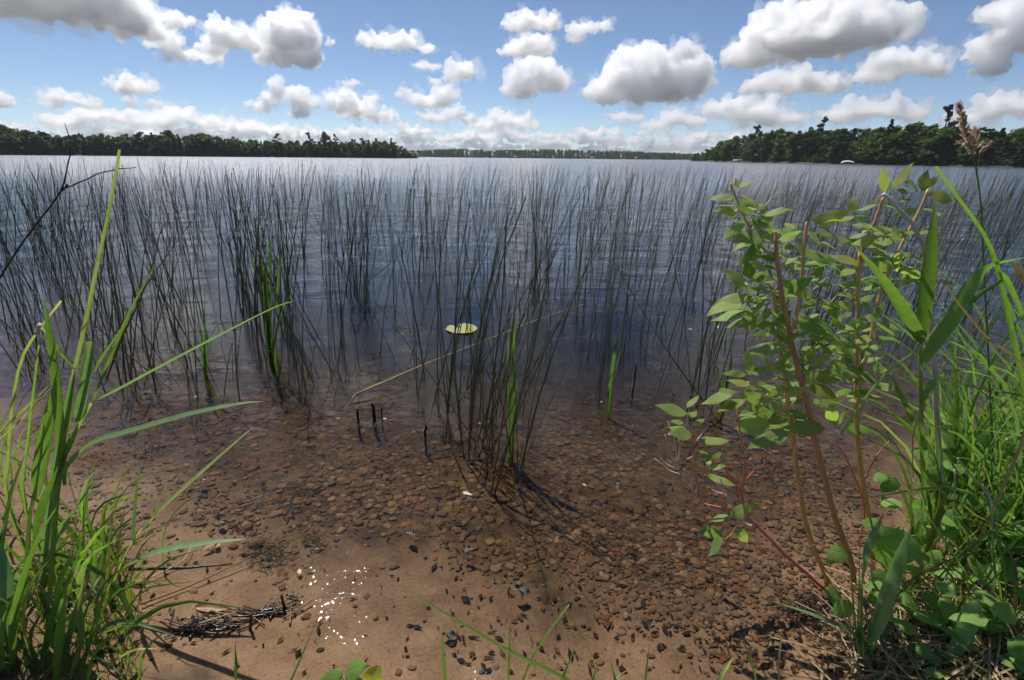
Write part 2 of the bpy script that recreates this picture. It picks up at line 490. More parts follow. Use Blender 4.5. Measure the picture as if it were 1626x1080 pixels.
# sheltered water near the bank is calmer
cy_ = N(nt, 'ShaderNodeMapRange'); cy_.inputs[1].default_value = 0.8; cy_.inputs[2].default_value = 12.0
L(nt, sep.outputs['Y'], cy_.inputs[0])
calm_o = ramp(nt, cy_.outputs[0], [(0.0, (0.16,) * 3), (0.16, (0.24,) * 3), (0.4, (0.45,) * 3), (1.0, (0.8,) * 3)])
hm = N(nt, 'ShaderNodeMath', operation='MULTIPLY'); L(nt, hgt, hm.inputs[0]); L(nt, calm_o, hm.inputs[1])
bp = N(nt, 'ShaderNodeBump'); bp.inputs['Strength'].default_value = 1.0; bp.inputs['Distance'].default_value = 1.0
L(nt, hm.outputs[0], bp.inputs['Height'])
# reflectance of a ruffled surface: the facets one sees at a grazing angle lean towards the viewer
def M(op, a_, b_=None):
    n = N(nt, 'ShaderNodeMath', operation=op)
    for i, v in enumerate((a_, b_)):
        if v is None: continue
        if isinstance(v, (int, float)): n.inputs[i].default_value = v
        else: L(nt, v, n.inputs[i])
    return n.outputs[0]
dt = N(nt, 'ShaderNodeVectorMath', operation='DOT_PRODUCT'); L(nt, bp.outputs[0], dt.inputs[0]); L(nt, geo.outputs['Incoming'], dt.inputs[1])
sl = N(nt, 'ShaderNodeMapRange'); sl.inputs[1].default_value = 3.0; sl.inputs[2].default_value = 45.0; sl.inputs[3].default_value = 0.02; sl.inputs[4].default_value = 0.10
L(nt, sep.outputs['Y'], sl.inputs[0])
cc = M('SQRT', M('ADD', M('POWER', M('ABSOLUTE', dt.outputs['Value']), 2.0), M('POWER', sl.outputs[0], 2.0)))
fres = M('ADD', M('MULTIPLY', M('POWER', M('MAXIMUM', M('SUBTRACT', 1.0, cc), 0.0), 5.0), 0.98), 0.02)
gl = N(nt, 'ShaderNodeBsdfGlossy'); gl.inputs['Color'].default_value = (1, 1, 1, 1)
rg_ = N(nt, 'ShaderNodeMapRange'); rg_.inputs[1].default_value = 3.0; rg_.inputs[2].default_value = 40.0
rg_.inputs[3].default_value = 0.035; rg_.inputs[4].default_value = 0.24
L(nt, sep.outputs['Y'], rg_.inputs[0]); L(nt, rg_.outputs[0], gl.inputs['Roughness'])
L(nt, bp.outputs[0], gl.inputs['Normal'])
tr = N(nt, 'ShaderNodeBsdfTransparent')
ms = N(nt, 'ShaderNodeMixShader'); L(nt, fres, ms.inputs[0]); L(nt, tr.outputs[0], ms.inputs[1]); L(nt, gl.outputs[0], ms.inputs[2])
L(nt, ms.outputs[0], out.inputs['Surface'])
va = N(nt, 'ShaderNodeVolumeAbsorption'); va.inputs['Color'].default_value = (0.52, 0.46, 0.27, 1); va.inputs['Density'].default_value = 2.8
L(nt, va.outputs[0], out.inputs['Volume'])
W = 6800.0
wb = bmesh.new()
bmesh.ops.create_cube(wb, size=1.0)
for v in wb.verts:
    v.co = Vector((v.co.x * 2 * W, v.co.y * 2 * W, 0.0 if v.co.z > 0 else -9.0))
wme = bpy.data.meshes.new('lake_water'); wb.to_mesh(wme); wb.free()
water = add('lake_water', wme, 'lake_water')
tag(water, 'rippled lake water, clear and brown over the shallows', kind='structure')

# ------------------------------------------------------------------ wooded shores
def leaf_mat(name, stops, trans=0.35, rough=0.5, by_object=True, tint=(1.25, 1.3, 0.55), spec=0.3):
    m, nt = new_mat(name)
    out = N(nt, 'ShaderNodeOutputMaterial')
    geo = N(nt, 'ShaderNodeNewGeometry')
    oi = N(nt, 'ShaderNodeObjectInfo')
    rnd = geo.outputs['Random Per Island']
    if by_object:
        a = N(nt, 'ShaderNodeMath', operation='MULTIPLY_ADD'); a.inputs[1].default_value = 0.45
        b = N(nt, 'ShaderNodeMath', operation='MULTIPLY'); b.inputs[1].default_value = 0.55
        L(nt, oi.outputs['Random'], b.inputs[0]); L(nt, rnd, a.inputs[0]); L(nt, b.outputs[0], a.inputs[2])
        rnd = a.outputs[0]
    c = ramp(nt, rnd, stops)
    bs = N(nt, 'ShaderNodeBsdfPrincipled'); bs.inputs['Roughness'].default_value = rough
    bs.inputs['Specular IOR Level'].default_value = spec
    L(nt, c, bs.inputs['Base Color'])
    tl = N(nt, 'ShaderNodeBsdfTranslucent')
    tm = N(nt, 'ShaderNodeMix', data_type='RGBA', blend_type='MULTIPLY'); tm.inputs[0].default_value = 1.0
    L(nt, c, tm.inputs[6]); tm.inputs[7].default_value = (*tint, 1); L(nt, tm.outputs[2], tl.inputs[0])
    ms = N(nt, 'ShaderNodeMixShader'); ms.inputs[0].default_value = trans
    L(nt, bs.outputs[0], ms.inputs[1]); L(nt, tl.outputs[0], ms.inputs[2]); L(nt, ms.outputs[0], out.inputs['Surface'])
    return m

leaf_mat('broad_foliage', [(0.0, (0.030, 0.060, 0.014)), (0.5, (0.061, 0.107, 0.020)), (1.0, (0.137, 0.198, 0.041))], 0.45)
leaf_mat('needle_foliage', [(0.0, (0.014, 0.030, 0.012)), (1.0, (0.038, 0.062, 0.022))], 0.15)
def plain(name, c0, c1, scale, rough=0.7, spec=0.3, stretch=(1, 1, 1), bump=0.0):
    m, nt = new_mat(name)
    out = N(nt, 'ShaderNodeOutputMaterial'); bs = N(nt, 'ShaderNodeBsdfPrincipled')
    tc = N(nt, 'ShaderNodeTexCoord'); mp = N(nt, 'ShaderNodeMapping'); mp.inputs['Scale'].default_value = stretch
    L(nt, tc.outputs['Object'], mp.inputs[0])
    n = noise_tex(nt, mp.outputs[0], scale, 5, 0.6)
    L(nt, ramp(nt, n, [(0.3, c0), (0.7, c1)]), bs.inputs['Base Color'])
    bs.inputs['Roughness'].default_value = rough; bs.inputs['Specular IOR Level'].default_value = spec
    if bump:
        b = N(nt, 'ShaderNodeBump'); b.inputs['Strength'].default_value = bump; b.inputs['Distance'].default_value = 0.002
        L(nt, n, b.inputs['Height']); L(nt, b.outputs[0], bs.inputs['Normal'])
    L(nt, bs.outputs[0], out.inputs['Surface'])
    return m
plain('bark', (0.03, 0.022, 0.016), (0.11, 0.085, 0.065), 3, stretch=(1, 1, 0.3))
plain('shore_soil', (0.02, 0.02, 0.01), (0.06, 0.05, 0.025), 0.4)

def tube(pts, radii, sides=5, cap=True):
    """a tapered tube along pts; returns V, F lists"""
    pts = [Vector(p) for p in pts]
    V, Fc = [], []
    prev = None
    for i, p in enumerate(pts):
        a = pts[max(0, i - 1)]; b = pts[min(len(pts) - 1, i + 1)]
        t = (b - a).normalized()
        if prev is None:
            n = t.orthogonal().normalized()
        else:
            n = (prev - t * prev.dot(t)).normalized()
        prev = n
        bn = t.cross(n)
        for k in range(sides):
            an = 2 * math.pi * k / sides
            V.append(p + (n * math.cos(an) + bn * math.sin(an)) * radii[i])
    for i in range(len(pts) - 1):
        for k in range(sides):
            k2 = (k + 1) % sides
            Fc.append((i * sides + k, i * sides + k2, (i + 1) * sides + k2, (i + 1) * sides + k))
    if cap:
        Fc.append(tuple(range(sides))[::-1]); Fc.append(tuple(range((len(pts) - 1) * sides, len(pts) * sides)))
    return V, Fc

class MB:
    def __init__(s): s.V, s.F, s.uv = [], [], []
    def put(s, V, Fc, uv=None):
        o = len(s.V); s.V += [tuple(v) for v in V]; s.F += [tuple(i + o for i in f) for f in Fc]
        s.uv += list(uv) if uv is not None else [(0.5, 0.5)] * len(V)
        return s
    def mesh(s, name, smooth=True):
        me = mesh_np(name, np.array(s.V), s.F, uv=np.array(s.uv), smooth=smooth); return me

def leaf_cards(centres, rad, per, size, rg, flat=0.0):
    """small bent leaf sprays (two tris each) filling balls; numpy"""
    n = len(centres) * per
    C = np.repeat(np.array(centres, dtype=np.float32), per, 0)
    R = np.repeat(np.array(rad, dtype=np.float32), per)
    d = rg.normal(size=(n, 3)); d /= np.linalg.norm(d, axis=1)[:, None]
    rr = rg.random(n) ** 0.45
    p = C + d * (rr * R)[:, None] * np.array([1, 1, 0.75])
    u = rg.normal(size=(n, 3)); u[:, 2] *= (1 - flat); u /= np.linalg.norm(u, axis=1)[:, None]
    v = np.cross(u, rg.normal(size=(n, 3))); v[:, 2] *= (1 - flat); v /= np.linalg.norm(v, axis=1)[:, None]
    s = (size * rg.uniform(0.6, 1.3, n))[:, None]
    a = p - u * s * 0.5; c = p + u * s * 0.5
    b = p + v * s * 0.38; e = p - v * s * 0.38
    V = np.stack([a, b, c, e], 1).reshape(-1, 3)
    Fc = np.arange(n * 4).reshape(n, 4)
    return V, Fc

TREE_PROTO = {}
def make_tree(kind, seed):
    rg = np.random.default_rng(seed); rr = random.Random(seed)
    H = 10.0
    root = empty(dict(b='broadleaf_tree', p='pine_tree', s='spruce_tree')[kind])
    if kind == 'b':
        V, Fc = tube([(0, 0, -0.5), (0.05, 0, 2), (rr.uniform(-.3, .3), rr.uniform(-.3, .3), 5), (rr.uniform(-.4, .4), 0, 8.2)], [0.22, 0.18, 0.13, 0.04], 6)
        mb = MB().put(V, Fc)
        C, R = [], []
        w = rr.uniform(2.1, 2.9)
        for k in range(46):
            a = rr.uniform(0, 6.283); h = rr.uniform(0.0, 1.0)
            prof = math.sin(math.pi * min(1, 0.22 + 0.80 * h)) ** 0.6
            rad = w * prof * rr.uniform(0.35, 1.0)
            c = (rad * math.cos(a), rad * math.sin(a), 1.1 + 8.1 * h)
            C.append(c); R.append(rr.uniform(0.55, 1.1))
            if k % 3 == 0:
                V, Fc = tube([(0, 0, max(1.2, c[2] - 1.5)), (c[0] * .6, c[1] * .6, c[2] - .5), c], [0.09, 0.06, 0.02], 4); mb.put(V, Fc)
        V, Fc = leaf_cards(C, R, 56, 0.5, rg)
        mat = 'broad_foliage'
    elif kind == 's':
        V, Fc = tube([(0, 0, -0.5), (0, 0, 5), (0, 0, 9.8)], [0.17, 0.1, 0.02], 6); mb = MB().put(V, Fc)
        C, R = [], []
        for k in range(46):
            h = (k + rr.random()) / 46
            a = rr.uniform(0, 6.283); r = (1 - h) ** 0.85 * 1.75 * rr.uniform(0.5, 1.05)
            C.append((r * math.cos(a), r * math.sin(a), 0.7 + 9.0 * h - 0.25 * r)); R.append(0.28 + 0.42 * (1 - h))
        V, Fc = leaf_cards(C, R, 24, 0.5, rg, 0.4)
        mat = 'needle_foliage'
    else:
        lean = rr.uniform(-.3, .3)
        V, Fc = tube([(0, 0, -0.5), (0.1, 0, 3), (lean, 0, 6.5), (lean * 1.5, 0, 9.9)], [0.2, 0.16, 0.1, 0.03], 6); mb = MB().put(V, Fc)
        C, R = [], []
        for k in range(15):
            h = 3.4 + 6.3 * k / 15 + rr.uniform(-.3, .3)
            a = rr.uniform(0, 6.283); ln = rr.uniform(0.9, 2.6) * (1.15 - (h / 10) ** 3 * 0.75)
            e = Vector((lean * h / 7 + ln * math.cos(a), ln * math.sin(a), h + rr.uniform(0.1, 0.5)))
            V, Fc = tube([(lean * h / 7, 0, h), e], [0.07, 0.02], 4); mb.put(V, Fc)
            for q in (0.5, 0.75, 1.0):
                p = Vector((lean * h / 7, 0, h)).lerp(e, q)
                C.append((p.x, p.y, p.z + 0.1)); R.append(rr.uniform(0.35, 0.62))
        C.append((lean * 1.5, 0, 9.8)); R.append(0.45)
        V, Fc = leaf_cards(C, R, 28, 0.45, rg, 0.5)
        mat = 'needle_foliage'
    add('trunk', mb.mesh('trunk'), 'bark', root)
    add('crown', mesh_np('crown', V, Fc, smooth=False), mat, root)
    return root

for kind, n in (('b', 5), ('s', 2), ('p', 3)):
    TREE_PROTO[kind] = [make_tree(kind, 100 + 17 * i + ord(kind)) for i in range(n)]
PROTO_USED = set()
tree_rg = random.Random(5)

def plant_tree(kind, x, y, z, h, label, group, wide=1.0, proto=None):
    src = proto if proto is not None else tree_rg.choice(TREE_PROTO[kind])
    if src.name in PROTO_USED:
        o = copy_tree(src)
    else:
        o = src; PROTO_USED.add(src.name)
    s = h / 10.0
    o.location = (x, y, z); o.rotation_euler = (0, 0, tree_rg.uniform(0, 6.28)); o.scale = (s * wide, s * wide, s)
    tag(o, label, 'tree', group)
    return o

PROF = [(-3, -1.2), (0, 0.06), (1.0, 0.35), (4, 0.7), (15, 1.4), (60, 3.0), (150, 5.0)]
def land(name, line, label):
    V, Fc = [], []
    rows = []
    for (px, d) in line:
        p = on_z(px, 400, 0); dirv = Vector((ray(px, 250).x, ray(px, 250).y, 0)).normalized()
        b = pt(px, 250, d); b.z = 0
        rows.append([(b + dirv * q[0]).to_tuple()[:2] + (q[1],) for q in PROF])
    k = len(PROF)
    for r in rows: V += r
    for i in range(len(rows) - 1):
        for j in range(k - 1):
            Fc.append((i * k + j, (i + 1) * k + j, (i + 1) * k + j + 1, i * k + j + 1))
    o = add(name, mesh_np(name, np.array(V), Fc), 'shore_soil')
    tag(o, label, kind='structure')
    return o

def lerp_tab(tab, x):
    return float(np.interp(x, [t[0] for t in tab], [t[1] for t in tab]))

LEFT = [(-700, 170), (-420, 190), (0, 235), (300, 270), (560, 310), (655, 330), (664, 345)]
LSKY = [(-700, 180), (0, 198), (40, 203), (100, 214), (150, 211), (200, 213), (270, 209), (330, 212), (380, 219), (420, 223), (480, 222), (560, 221), (600, 220), (632, 227), (660, 240)]
RIGHT = [(1096, 350), (1110, 335), (1200, 262), (1300, 215), (1400, 185), (1500, 163), (1626, 140), (1800, 118), (2100, 100)]
RSKY = [(1096, 246), (1108, 240), (1130, 229), (1160, 216), (1195, 207), (1230, 202), (1260, 205), (1290, 202), (1330, 205), (1370, 203), (1400, 199), (1440, 196), (1480, 194), (1530, 203), (1580, 200), (1626, 200), (1800, 196), (2100, 190)]
land('left_shore', LEFT, 'low wooded land along the left shore')
land('right_shore', RIGHT, 'low wooded land along the right shore')

def forest(line, sky, x0, x1, step, mix, side, inl=(3, 9, 17)):
    for row, inland in enumerate(inl):
        x = x0 + step * 0.37 * row
        while x < x1:
            px = x + tree_rg.uniform(-0.3, 0.3) * step
            d = lerp_tab(line, px)
            dirv = Vector((ray(px, 250).x, ray(px, 250).y, 0)).normalized()
            b = pt(px, 250, d); b.z = 0
            q = b + dirv * (inland + tree_rg.uniform(-2, 2))
            gzv = float(np.interp(inland, [a[0] for a in PROF], [a[1] for a in PROF]))
            dd = (q - CAM).dot(FWD)
            top = pt(px, lerp_tab(sky, px), 1.0)
            dv = ray(px, lerp_tab(sky, px))
            dist = math.hypot(q.x, q.y)
            hz = CAM_H + dv.z / math.hypot(dv.x, dv.y) * dist
            h = (hz - gzv) * (tree_rg.uniform(0.62, 0.9) if row == 0 else tree_rg.uniform(0.82, 1.04))
            h = max(2.0, h) * 1.03
            kd = tree_rg.choices('bsp', mix)[0]
            name = {'b': 'broadleaf tree', 's': 'dark pointed spruce', 'p': 'dark pine'}[kd]
            where = ['standing at the water edge of', 'in the middle rank of', 'in the back rank of'][row]
            plant_tree(kd, q.x, q.y, gzv - 0.1, h, '%s %s the %s wooded shore' % (name, where, side), 'trees on the %s shore' % side, wide=tree_rg.uniform(1.3, 1.75))
            x += step * tree_rg.uniform(0.8, 1.2)
forest(LEFT, LSKY, -120, 652, 11.0, (0.66, 0.22, 0.12), 'left')
forest(RIGHT, RSKY, 1106, 1740, 15.0, (0.7, 0.17, 0.13), 'right')

def special(px, top, line, kind, label, wide=1.0, inland=6.0, proto=None, group=None):
    d = lerp_tab(line, px); dirv = Vector((ray(px, 250).x, ray(px, 250).y, 0)).normalized()
    q = pt(px, 250, d); q.z = 0; q += dirv * inland
    dv = ray(px, top); hz = CAM_H + dv.z / math.hypot(dv.x, dv.y) * math.hypot(q.x, q.y)
    plant_tree(kind, q.x, q.y, 0.6, hz - 0.6, label, group or 'tall pines above the shore woods', wide, proto)
special(1487, 167, RIGHT, 'p', 'tall lone pine with layered branches towering over the right wooded shore', 0.85, 12)
special(1300, 186, RIGHT, 'p', 'ragged pine poking above the middle of the right wooded shore', 0.9, 10)
special(1197, 199, RIGHT, 'p', 'dark pine crown above the lower end of the right wooded shore', 1.0, 10)
special(1402, 188, RIGHT, 's', 'spruce top showing between the ragged pine and the tall lone pine', 1.0, 10)
special(445, 212, LEFT, 'p', 'thin pine alone left of the pine clump on the left shore', 1.0, 8)
special(494, 210, LEFT, 'p', 'open-branched pine at the left of the pine clump', 1.0, 8)
special(520, 207, LEFT, 'b', 'broad dark crown in the middle of the pine clump', 1.1, 8)
special(534, 213, LEFT, 'p', 'pine at the right of the pine clump on the left shore', 1.0, 8)
special(623, 218, LEFT, 's', 'pointed spruce near the tip of the left shore', 1.0, 5)
special(275, 205, LEFT, 'b', 'rounded broadleaf crown topping the middle of the left shore', 1.2, 12)
special(18, 196, LEFT, 'b', 'tall rounded broadleaf crown at the far left of the left shore', 1.3, 12)

# shrubs and low branches closing the foot of the woods
def fringe(name, line, x0, x1, label):
    rg = np.random.default_rng(int(abs(x0)) + 3)
    C, R = [], []
    x = x0
    while x < x1:
        d = lerp_tab(line, x); dirv = Vector((ray(x, 250).x, ray(x, 250).y, 0)).normalized()
        b = pt(x, 250, d); b.z = 0
        for k in range(3):
            q = b + dirv * rg.uniform(0.5, 7)
            h = rg.uniform(0.4, 3.2)
            C.append((q.x, q.y, h)); R.append(rg.uniform(0.8, 1.6))
        x += 2.4 * 230 / d
    V, Fc = leaf_cards(C, R, 30, 0.7, rg)
    o = add(name, mesh_np(name, V, Fc, smooth=False), 'broad_foliage')
    tag(o, label, 'undergrowth', kind='stuff')
fringe('shore_undergrowth', LEFT, -120, 662, 'dark bushes and low branches along the foot of the left woods')
fringe('shore_undergrowth', RIGHT, 1098, 1760, 'dark bushes and low branches along the foot of the right woods')

# the far shore across the lake
FAR = [(560, 900), (640, 920), (800, 950), (950, 900), (1110, 820), (1200, 800)]
FSKY = [(560, 241), (655, 239), (700, 237.5), (725, 236), (780, 238.5), (820, 238), (870, 237), (900, 238), (950, 239.5), (1000, 240), (1030, 242), (1060, 242.5), (1105, 244.5), (1200, 246)]
land('far_shore', FAR, 'low wooded land across the lake')
rgf = np.random.default_rng(77)
C, R = [], []
for k in range(1100):
    px = rgf.uniform(590, 1170); d = lerp_tab(FAR, px); dirv = Vector((ray(px, 250).x, ray(px, 250).y, 0)).normalized()
    q = pt(px, 250, d); q.z = 0; q += dirv * rgf.uniform(2, 40)
    dv = ray(px, lerp_tab(FSKY, px)); hz = (CAM_H + dv.z / math.hypot(dv.x, dv.y) * math.hypot(q.x, q.y)) * rgf.uniform(0.72, 1.04)
    for f_ in (0.15, 0.4, 0.62, 0.82, 0.95):
        w = 2.6 * (1.1 - 0.75 * f_)
        C.append((q.x + rgf.uniform(-1, 1), q.y, hz * f_)); R.append(w)
V, Fc = leaf_cards(C, R, 9, 2.6, rgf)
ff = add('far_woods', mesh_np('far_woods', V, Fc, smooth=False), 'broad_foliage')
tag(ff, 'thin dark line of woods on the far shore across the lake', 'woods', kind='stuff')
print('TREES', len([o for o in col.objects if o.type == 'EMPTY']))
# ------------------------------------------------------------------ bulrushes standing in the shallows
def reed_mat(name, c0, c1):
    m, nt = new_mat(name)
    out = N(nt, 'ShaderNodeOutputMaterial'); bs = N(nt, 'ShaderNodeBsdfPrincipled')
    geo = N(nt, 'ShaderNodeNewGeometry'); oi = N(nt, 'ShaderNodeObjectInfo')
    a = N(nt, 'ShaderNodeMath', operation='ADD'); L(nt, geo.outputs['Random Per Island'], a.inputs[0]); L(nt, oi.outputs['Random'], a.inputs[1])
    fr_ = N(nt, 'ShaderNodeMath', operation='FRACT'); L(nt, a.outputs[0], fr_.inputs[0])
    L(nt, ramp(nt, fr_.outputs[0], [(0, c0), (0.6, c1), (0.8, (0.10, 0.11, 0.03)), (0.9, (0.13, 0.10, 0.045)), (1.0, (0.22, 0.16, 0.075))]), bs.inputs['Base Color'])
    bs.inputs['Roughness'].default_value = 0.45
    L(nt, bs.outputs[0], out.inputs['Surface'])
reed_mat('reed_stem', (0.030, 0.036, 0.013), (0.085, 0.088, 0.028))

rr = random.Random(12)
def reed_shape(i):
    """unit stem: water line at z = 0, tip near z = 1, 0.6 below the water"""
    bend = rr.uniform(-0.05, 0.15); kink = i % 5 == 4
    pts, rad = [], []
    zs = [-0.6, 0.0, 0.3, 0.55, 0.78, 0.92, 1.0]
    for z in zs:
        s = max(z, 0)
        pts.append(Vector((bend * s ** 2.2, rr.uniform(-0.008, 0.008), z)))
        rad.append(0.0040 * (1 - 0.6 * s))
    if kink:
        k = rr.choice([3, 4])
        p0 = pts[k]; a = rr.uniform(0.5, 1.5); n_ = len(pts) - k
        d = Vector((math.sin(a) * rr.choice([-1, 1, 1]), rr.uniform(-.3, .3), math.cos(a) - 0.4)).normalized()
        for j in range(k + 1, len(pts)):
            pts[j] = p0 + d * (zs[j] - zs[k])
    V, Fc = tube(pts, rad, 4, cap=False)
    return np.array([tuple(v) for v in V]), Fc
REEDS = [reed_shape(i) for i in range(14)]
REED_ME = []
for V, Fc in REEDS:
    me = mesh_np('bulrush_stem', V, Fc); me.materials.append(MATS['reed_stem']); REED_ME.append(me)

ZONES = [  # px0, px1, py0, py1, count, height range, lean mean, where
 (-40, 470, 380, 545, 190, (0.85, 1.24), 0.10, 'dense stand at the left'),
 (395, 462, 500, 600, 26, (0.7, 1.2), 0.05, 'clump around the green water grass at the left'),
 (300, 380, 560, 640, 12, (0.5, 1.0), 0.08, 'small thin clump nearer than the left stand'),
 (30, 300, 520, 600, 55, (0.6, 1.15), 0.16, 'front edge of the left stand'),
 (650, 700, 560, 640, 8, (0.6, 1.1), 0.05, 'clump at the middle, beside the lily pad'),
 (705, 780, 560, 700, 27, (0.6, 1.2), 0.05, 'clump at the middle, beside the lily pad'),
 (760, 845, 570, 760, 30, (0.5, 1.12), 0.08, 'clump at the middle, nearest the pebbles'),
 (470, 660, 480, 620, 34, (0.6, 1.15), 0.04, 'thin open stand left of the middle clump'),
 (830, 1090, 480, 560, 44, (0.5, 1.2), 0.10, 'open stand right of the middle clump'),
 (900, 1100, 560, 620, 9, (0.3, 0.9), 0.12, 'open stand right of the middle clump'),
 (1095, 1135, 560, 650, 14, (0.7, 1.1), 0.10, 'dark clump just left of the leafy shrub'),
 (470, 1130, 390, 500, 225, (0.9, 1.25), 0.08, 'reed bed across the middle'),
 (1120, 1750, 330, 560, 380, (0.85, 1.22), 0.22, 'leaning stand behind the leafy shrub'),
 (-60, 1700, 320, 400, 720, (0.95, 1.26), 0.13, 'reed bed further out'),
 (-60, 1700, 285, 325, 720, (0.9, 1.24), 0.13, 'reed bed further out'),
]
stems = []
for (a, b, c, d, n, hr, lean, where) in ZONES:
    clumps = [(rr.uniform(a, b), rr.uniform(c, d)) for _ in range(max(1, n // 11))]
    for k in range(n):
        if rr.random() < 0.42 and n > 30:
            cx, cy_ = rr.choice(clumps); px, py = rr.gauss(cx, 7 + (cy_ - 260) * 0.045), rr.gauss(cy_, 3 + (cy_ - 260) * 0.03)
        else:
            px, py = rr.uniform(a, b), rr.uniform(c, d)
        py = max(py, 276 + (px - 813) * 0.0104)
        p = on_z(px, py, 0)
        if float(shore_t(np.array([p.x]), np.array([p.y]))[0]) < 0.5: continue
        h = rr.uniform(*hr)
        if rr.random() < 0.12: h *= rr.uniform(0.45, 0.8)
        lx = rr.gauss(lean * 0.6, 0.10 + (0.05 if n < 60 else 0)); ly = rr.gauss(0, 0.12)
        if rr.random() < 0.07: lx += rr.choice([-0.6, -0.35, 0.4, 0.7])
        stems.append((p.y, p.x, h, lx, ly, rr.randrange(14), rr.uniform(-0.6, 0.6), where))
stems.sort()
BV, BF, off = [], [], 0
for i, (y, x, h, lx, ly, k, rz, where) in enumerate(stems):
    thick = rr.uniform(0.8, 1.25)
    mt = Matrix.Translation((x, y, 0)) @ Matrix.Rotation(lx, 4, 'Y') @ Matrix.Rotation(ly, 4, 'X') @ Matrix.Rotation(rz, 4, 'Z') @ Matrix.Diagonal((h * thick, h * thick, h, 1))
    if i < 300:
        o = add('bulrush_stem', REED_ME[k], None, mtx=mt)
        tag(o, 'thin dark bulrush stem in the %s' % where, 'bulrush', 'bulrush stems: ' + where)
    else:
        V, Fc = REEDS[k]
        A = np.array(mt)
        W_ = V @ A[:3, :3].T + A[:3, 3]
        BV.append(W_); BF.append(np.array(Fc) + off); off += len(V)
o = add('bulrush_bed', mesh_np('bulrush_bed', np.concatenate(BV), np.concatenate(BF)), 'reed_stem')
tag(o, 'broad bed of thin dark bulrushes reaching out across the lake', 'bulrushes', kind='stuff')
print('REEDS', len(stems))

# ------------------------------------------------------------------ pebbles on the lake bed
PEB = {'rust': ((0.085, 0.032, 0.012), (0.15, 0.06, 0.022)), 'tan': ((0.11, 0.062, 0.030), (0.19, 0.115, 0.06)),
       'grey': ((0.045, 0.036, 0.026), (0.095, 0.075, 0.055)), 'dark': ((0.015, 0.012, 0.01), (0.045, 0.036, 0.03)), 'brown': ((0.055, 0.030, 0.015), (0.105, 0.058, 0.029))}
for k, (a, b) in PEB.items():
    plain('pebble_' + k, tuple(v * 1.1 for v in a), tuple(v * 1.4 for v in b), 30, 0.75, 0.08)
    nt = MATS['pebble_' + k].node_tree                       # fine sediment lying on the stones
    bs = next(n for n in nt.nodes if n.type == 'BSDF_PRINCIPLED'); src = bs.inputs['Base Color'].links[0].from_socket
    geo = N(nt, 'ShaderNodeNewGeometry')
    dust = ramp(nt, noise_tex(nt, geo.outputs['Position'], 26, 6, 0.7), [(0.38, (0.08,) * 3), (0.62, (0.55,) * 3)])
    mxp = N(nt, 'ShaderNodeMix', data_type='RGBA'); mxp.inputs[7].default_value = (0.085, 0.050, 0.024, 1)
    L(nt, dust, mxp.inputs[0]); L(nt, src, mxp.inputs[6]); L(nt, mxp.outputs[2], bs.inputs['Base Color'])
PEB_W = [('rust', 0.14), ('tan', 0.3), ('grey', 0.11), ('dark', 0.06), ('brown', 0.39)]
_b = bmesh.new(); bmesh.ops.create_icosphere(_b, subdivisions=2, radius=1.0)
S2V = np.array([v.co[:] for v in _b.verts]); S2F = np.array([[v.index for v in f.verts] for f in _b.faces]); _b.free()
_b = bmesh.new(); bmesh.ops.create_icosphere(_b, subdivisions=1, radius=1.0)
S1V = np.array([v.co[:] for v in _b.verts]); S1F = np.array([[v.index for v in f.verts] for f in _b.faces]); _b.free()
def pebble_verts(base, seed):
    n = np.array([0.75 + 0.5 * (0.5 + 0.5 * mnoise.noise(Vector(v * 1.1) + Vector((seed * 3.1, seed, 0)))) for v in [Vector(q) for q in base]])
    k = 0.5 + 0.35 * math.sin(seed * 2.3)
    b2 = np.sign(base) * np.abs(base) ** (0.72 + 0.2 * math.sin(seed * 5.1))      # blockier, less egg-like
    return b2 * n[:, None] * np.array([1.0, 0.62 + 0.28 * k, 0.30 + 0.16 * k])
P1 = [pebble_verts(S1V, s) for s in range(10)]
PBIG = [pebble_verts(S2V, 40 + s) for s in range(10)]
GN = {k: 0 for k in PEB}
PM = {}
for k in PEB:
    PM[k] = []
    for s in range(4):
        me = mesh_np('pebble', pebble_verts(S2V, 20 + s), S2F); me.materials.append(MATS['pebble_' + k]); PM[k].append(me)
peb = []
pr = random.Random(99)
# pebbly ground: thickest where the bed drops away beyond the sand, thinning out towards deeper water
for k in range(42000):
    px, py = pr.uniform(60, 1420), pr.uniform(575, 1075)
    p = on_z(px, py, -0.06)
    nz = mnoise.noise(Vector((p.x * 1.7, p.y * 1.7, 4.2))) + 0.5 * mnoise.noise(Vector((p.x * 4.5, p.y * 4.5, 1.2)))
    sand_edge = np.interp(px, [60, 200, 330, 480, 600, 700, 800, 900, 1050, 1420], [830, 840, 840, 825, 815, 845, 875, 925, 985, 1010])
    v = (sand_edge - py) / 70.0 + nz * 1.3
    dens = 1 / (1 + math.exp(-3 * (v - 0.1)))
    dens *= np.interp(py, [575, 640, 690, 720], [0.25, 0.45, 0.85, 1.0])
    dens *= np.interp(px, [60, 150, 330, 1300, 1420], [0.15, 0.5, 1, 1, 0.4])
    dens *= 0.12 + 0.5 / (1 + math.exp(-6 * (nz + 0.05)))
    if pr.random() > max(dens, 0.008): continue
    p = on_ground(px, py)
    s1 = np.interp(px, [60, 400, 800, 1100, 1400], [0.018, 0.028, 0.026, 0.022, 0.018]) * np.interp(py, [575, 800, 900, 1075], [1.25, 1.0, 0.8, 0.5])
    sz = 0.0055 + (s1 - 0.0055) * pr.random() ** 3.0
    peb.append((sz, p.x, p.y, p.z, pr.choices([w[0] for w in PEB_W], [w[1] for w in PEB_W])[0], pr.uniform(0, 6.28)))
peb.sort(reverse=True)
GVs = {k: [] for k in PEB}; GFs = {k: [] for k in PEB}
big = 0
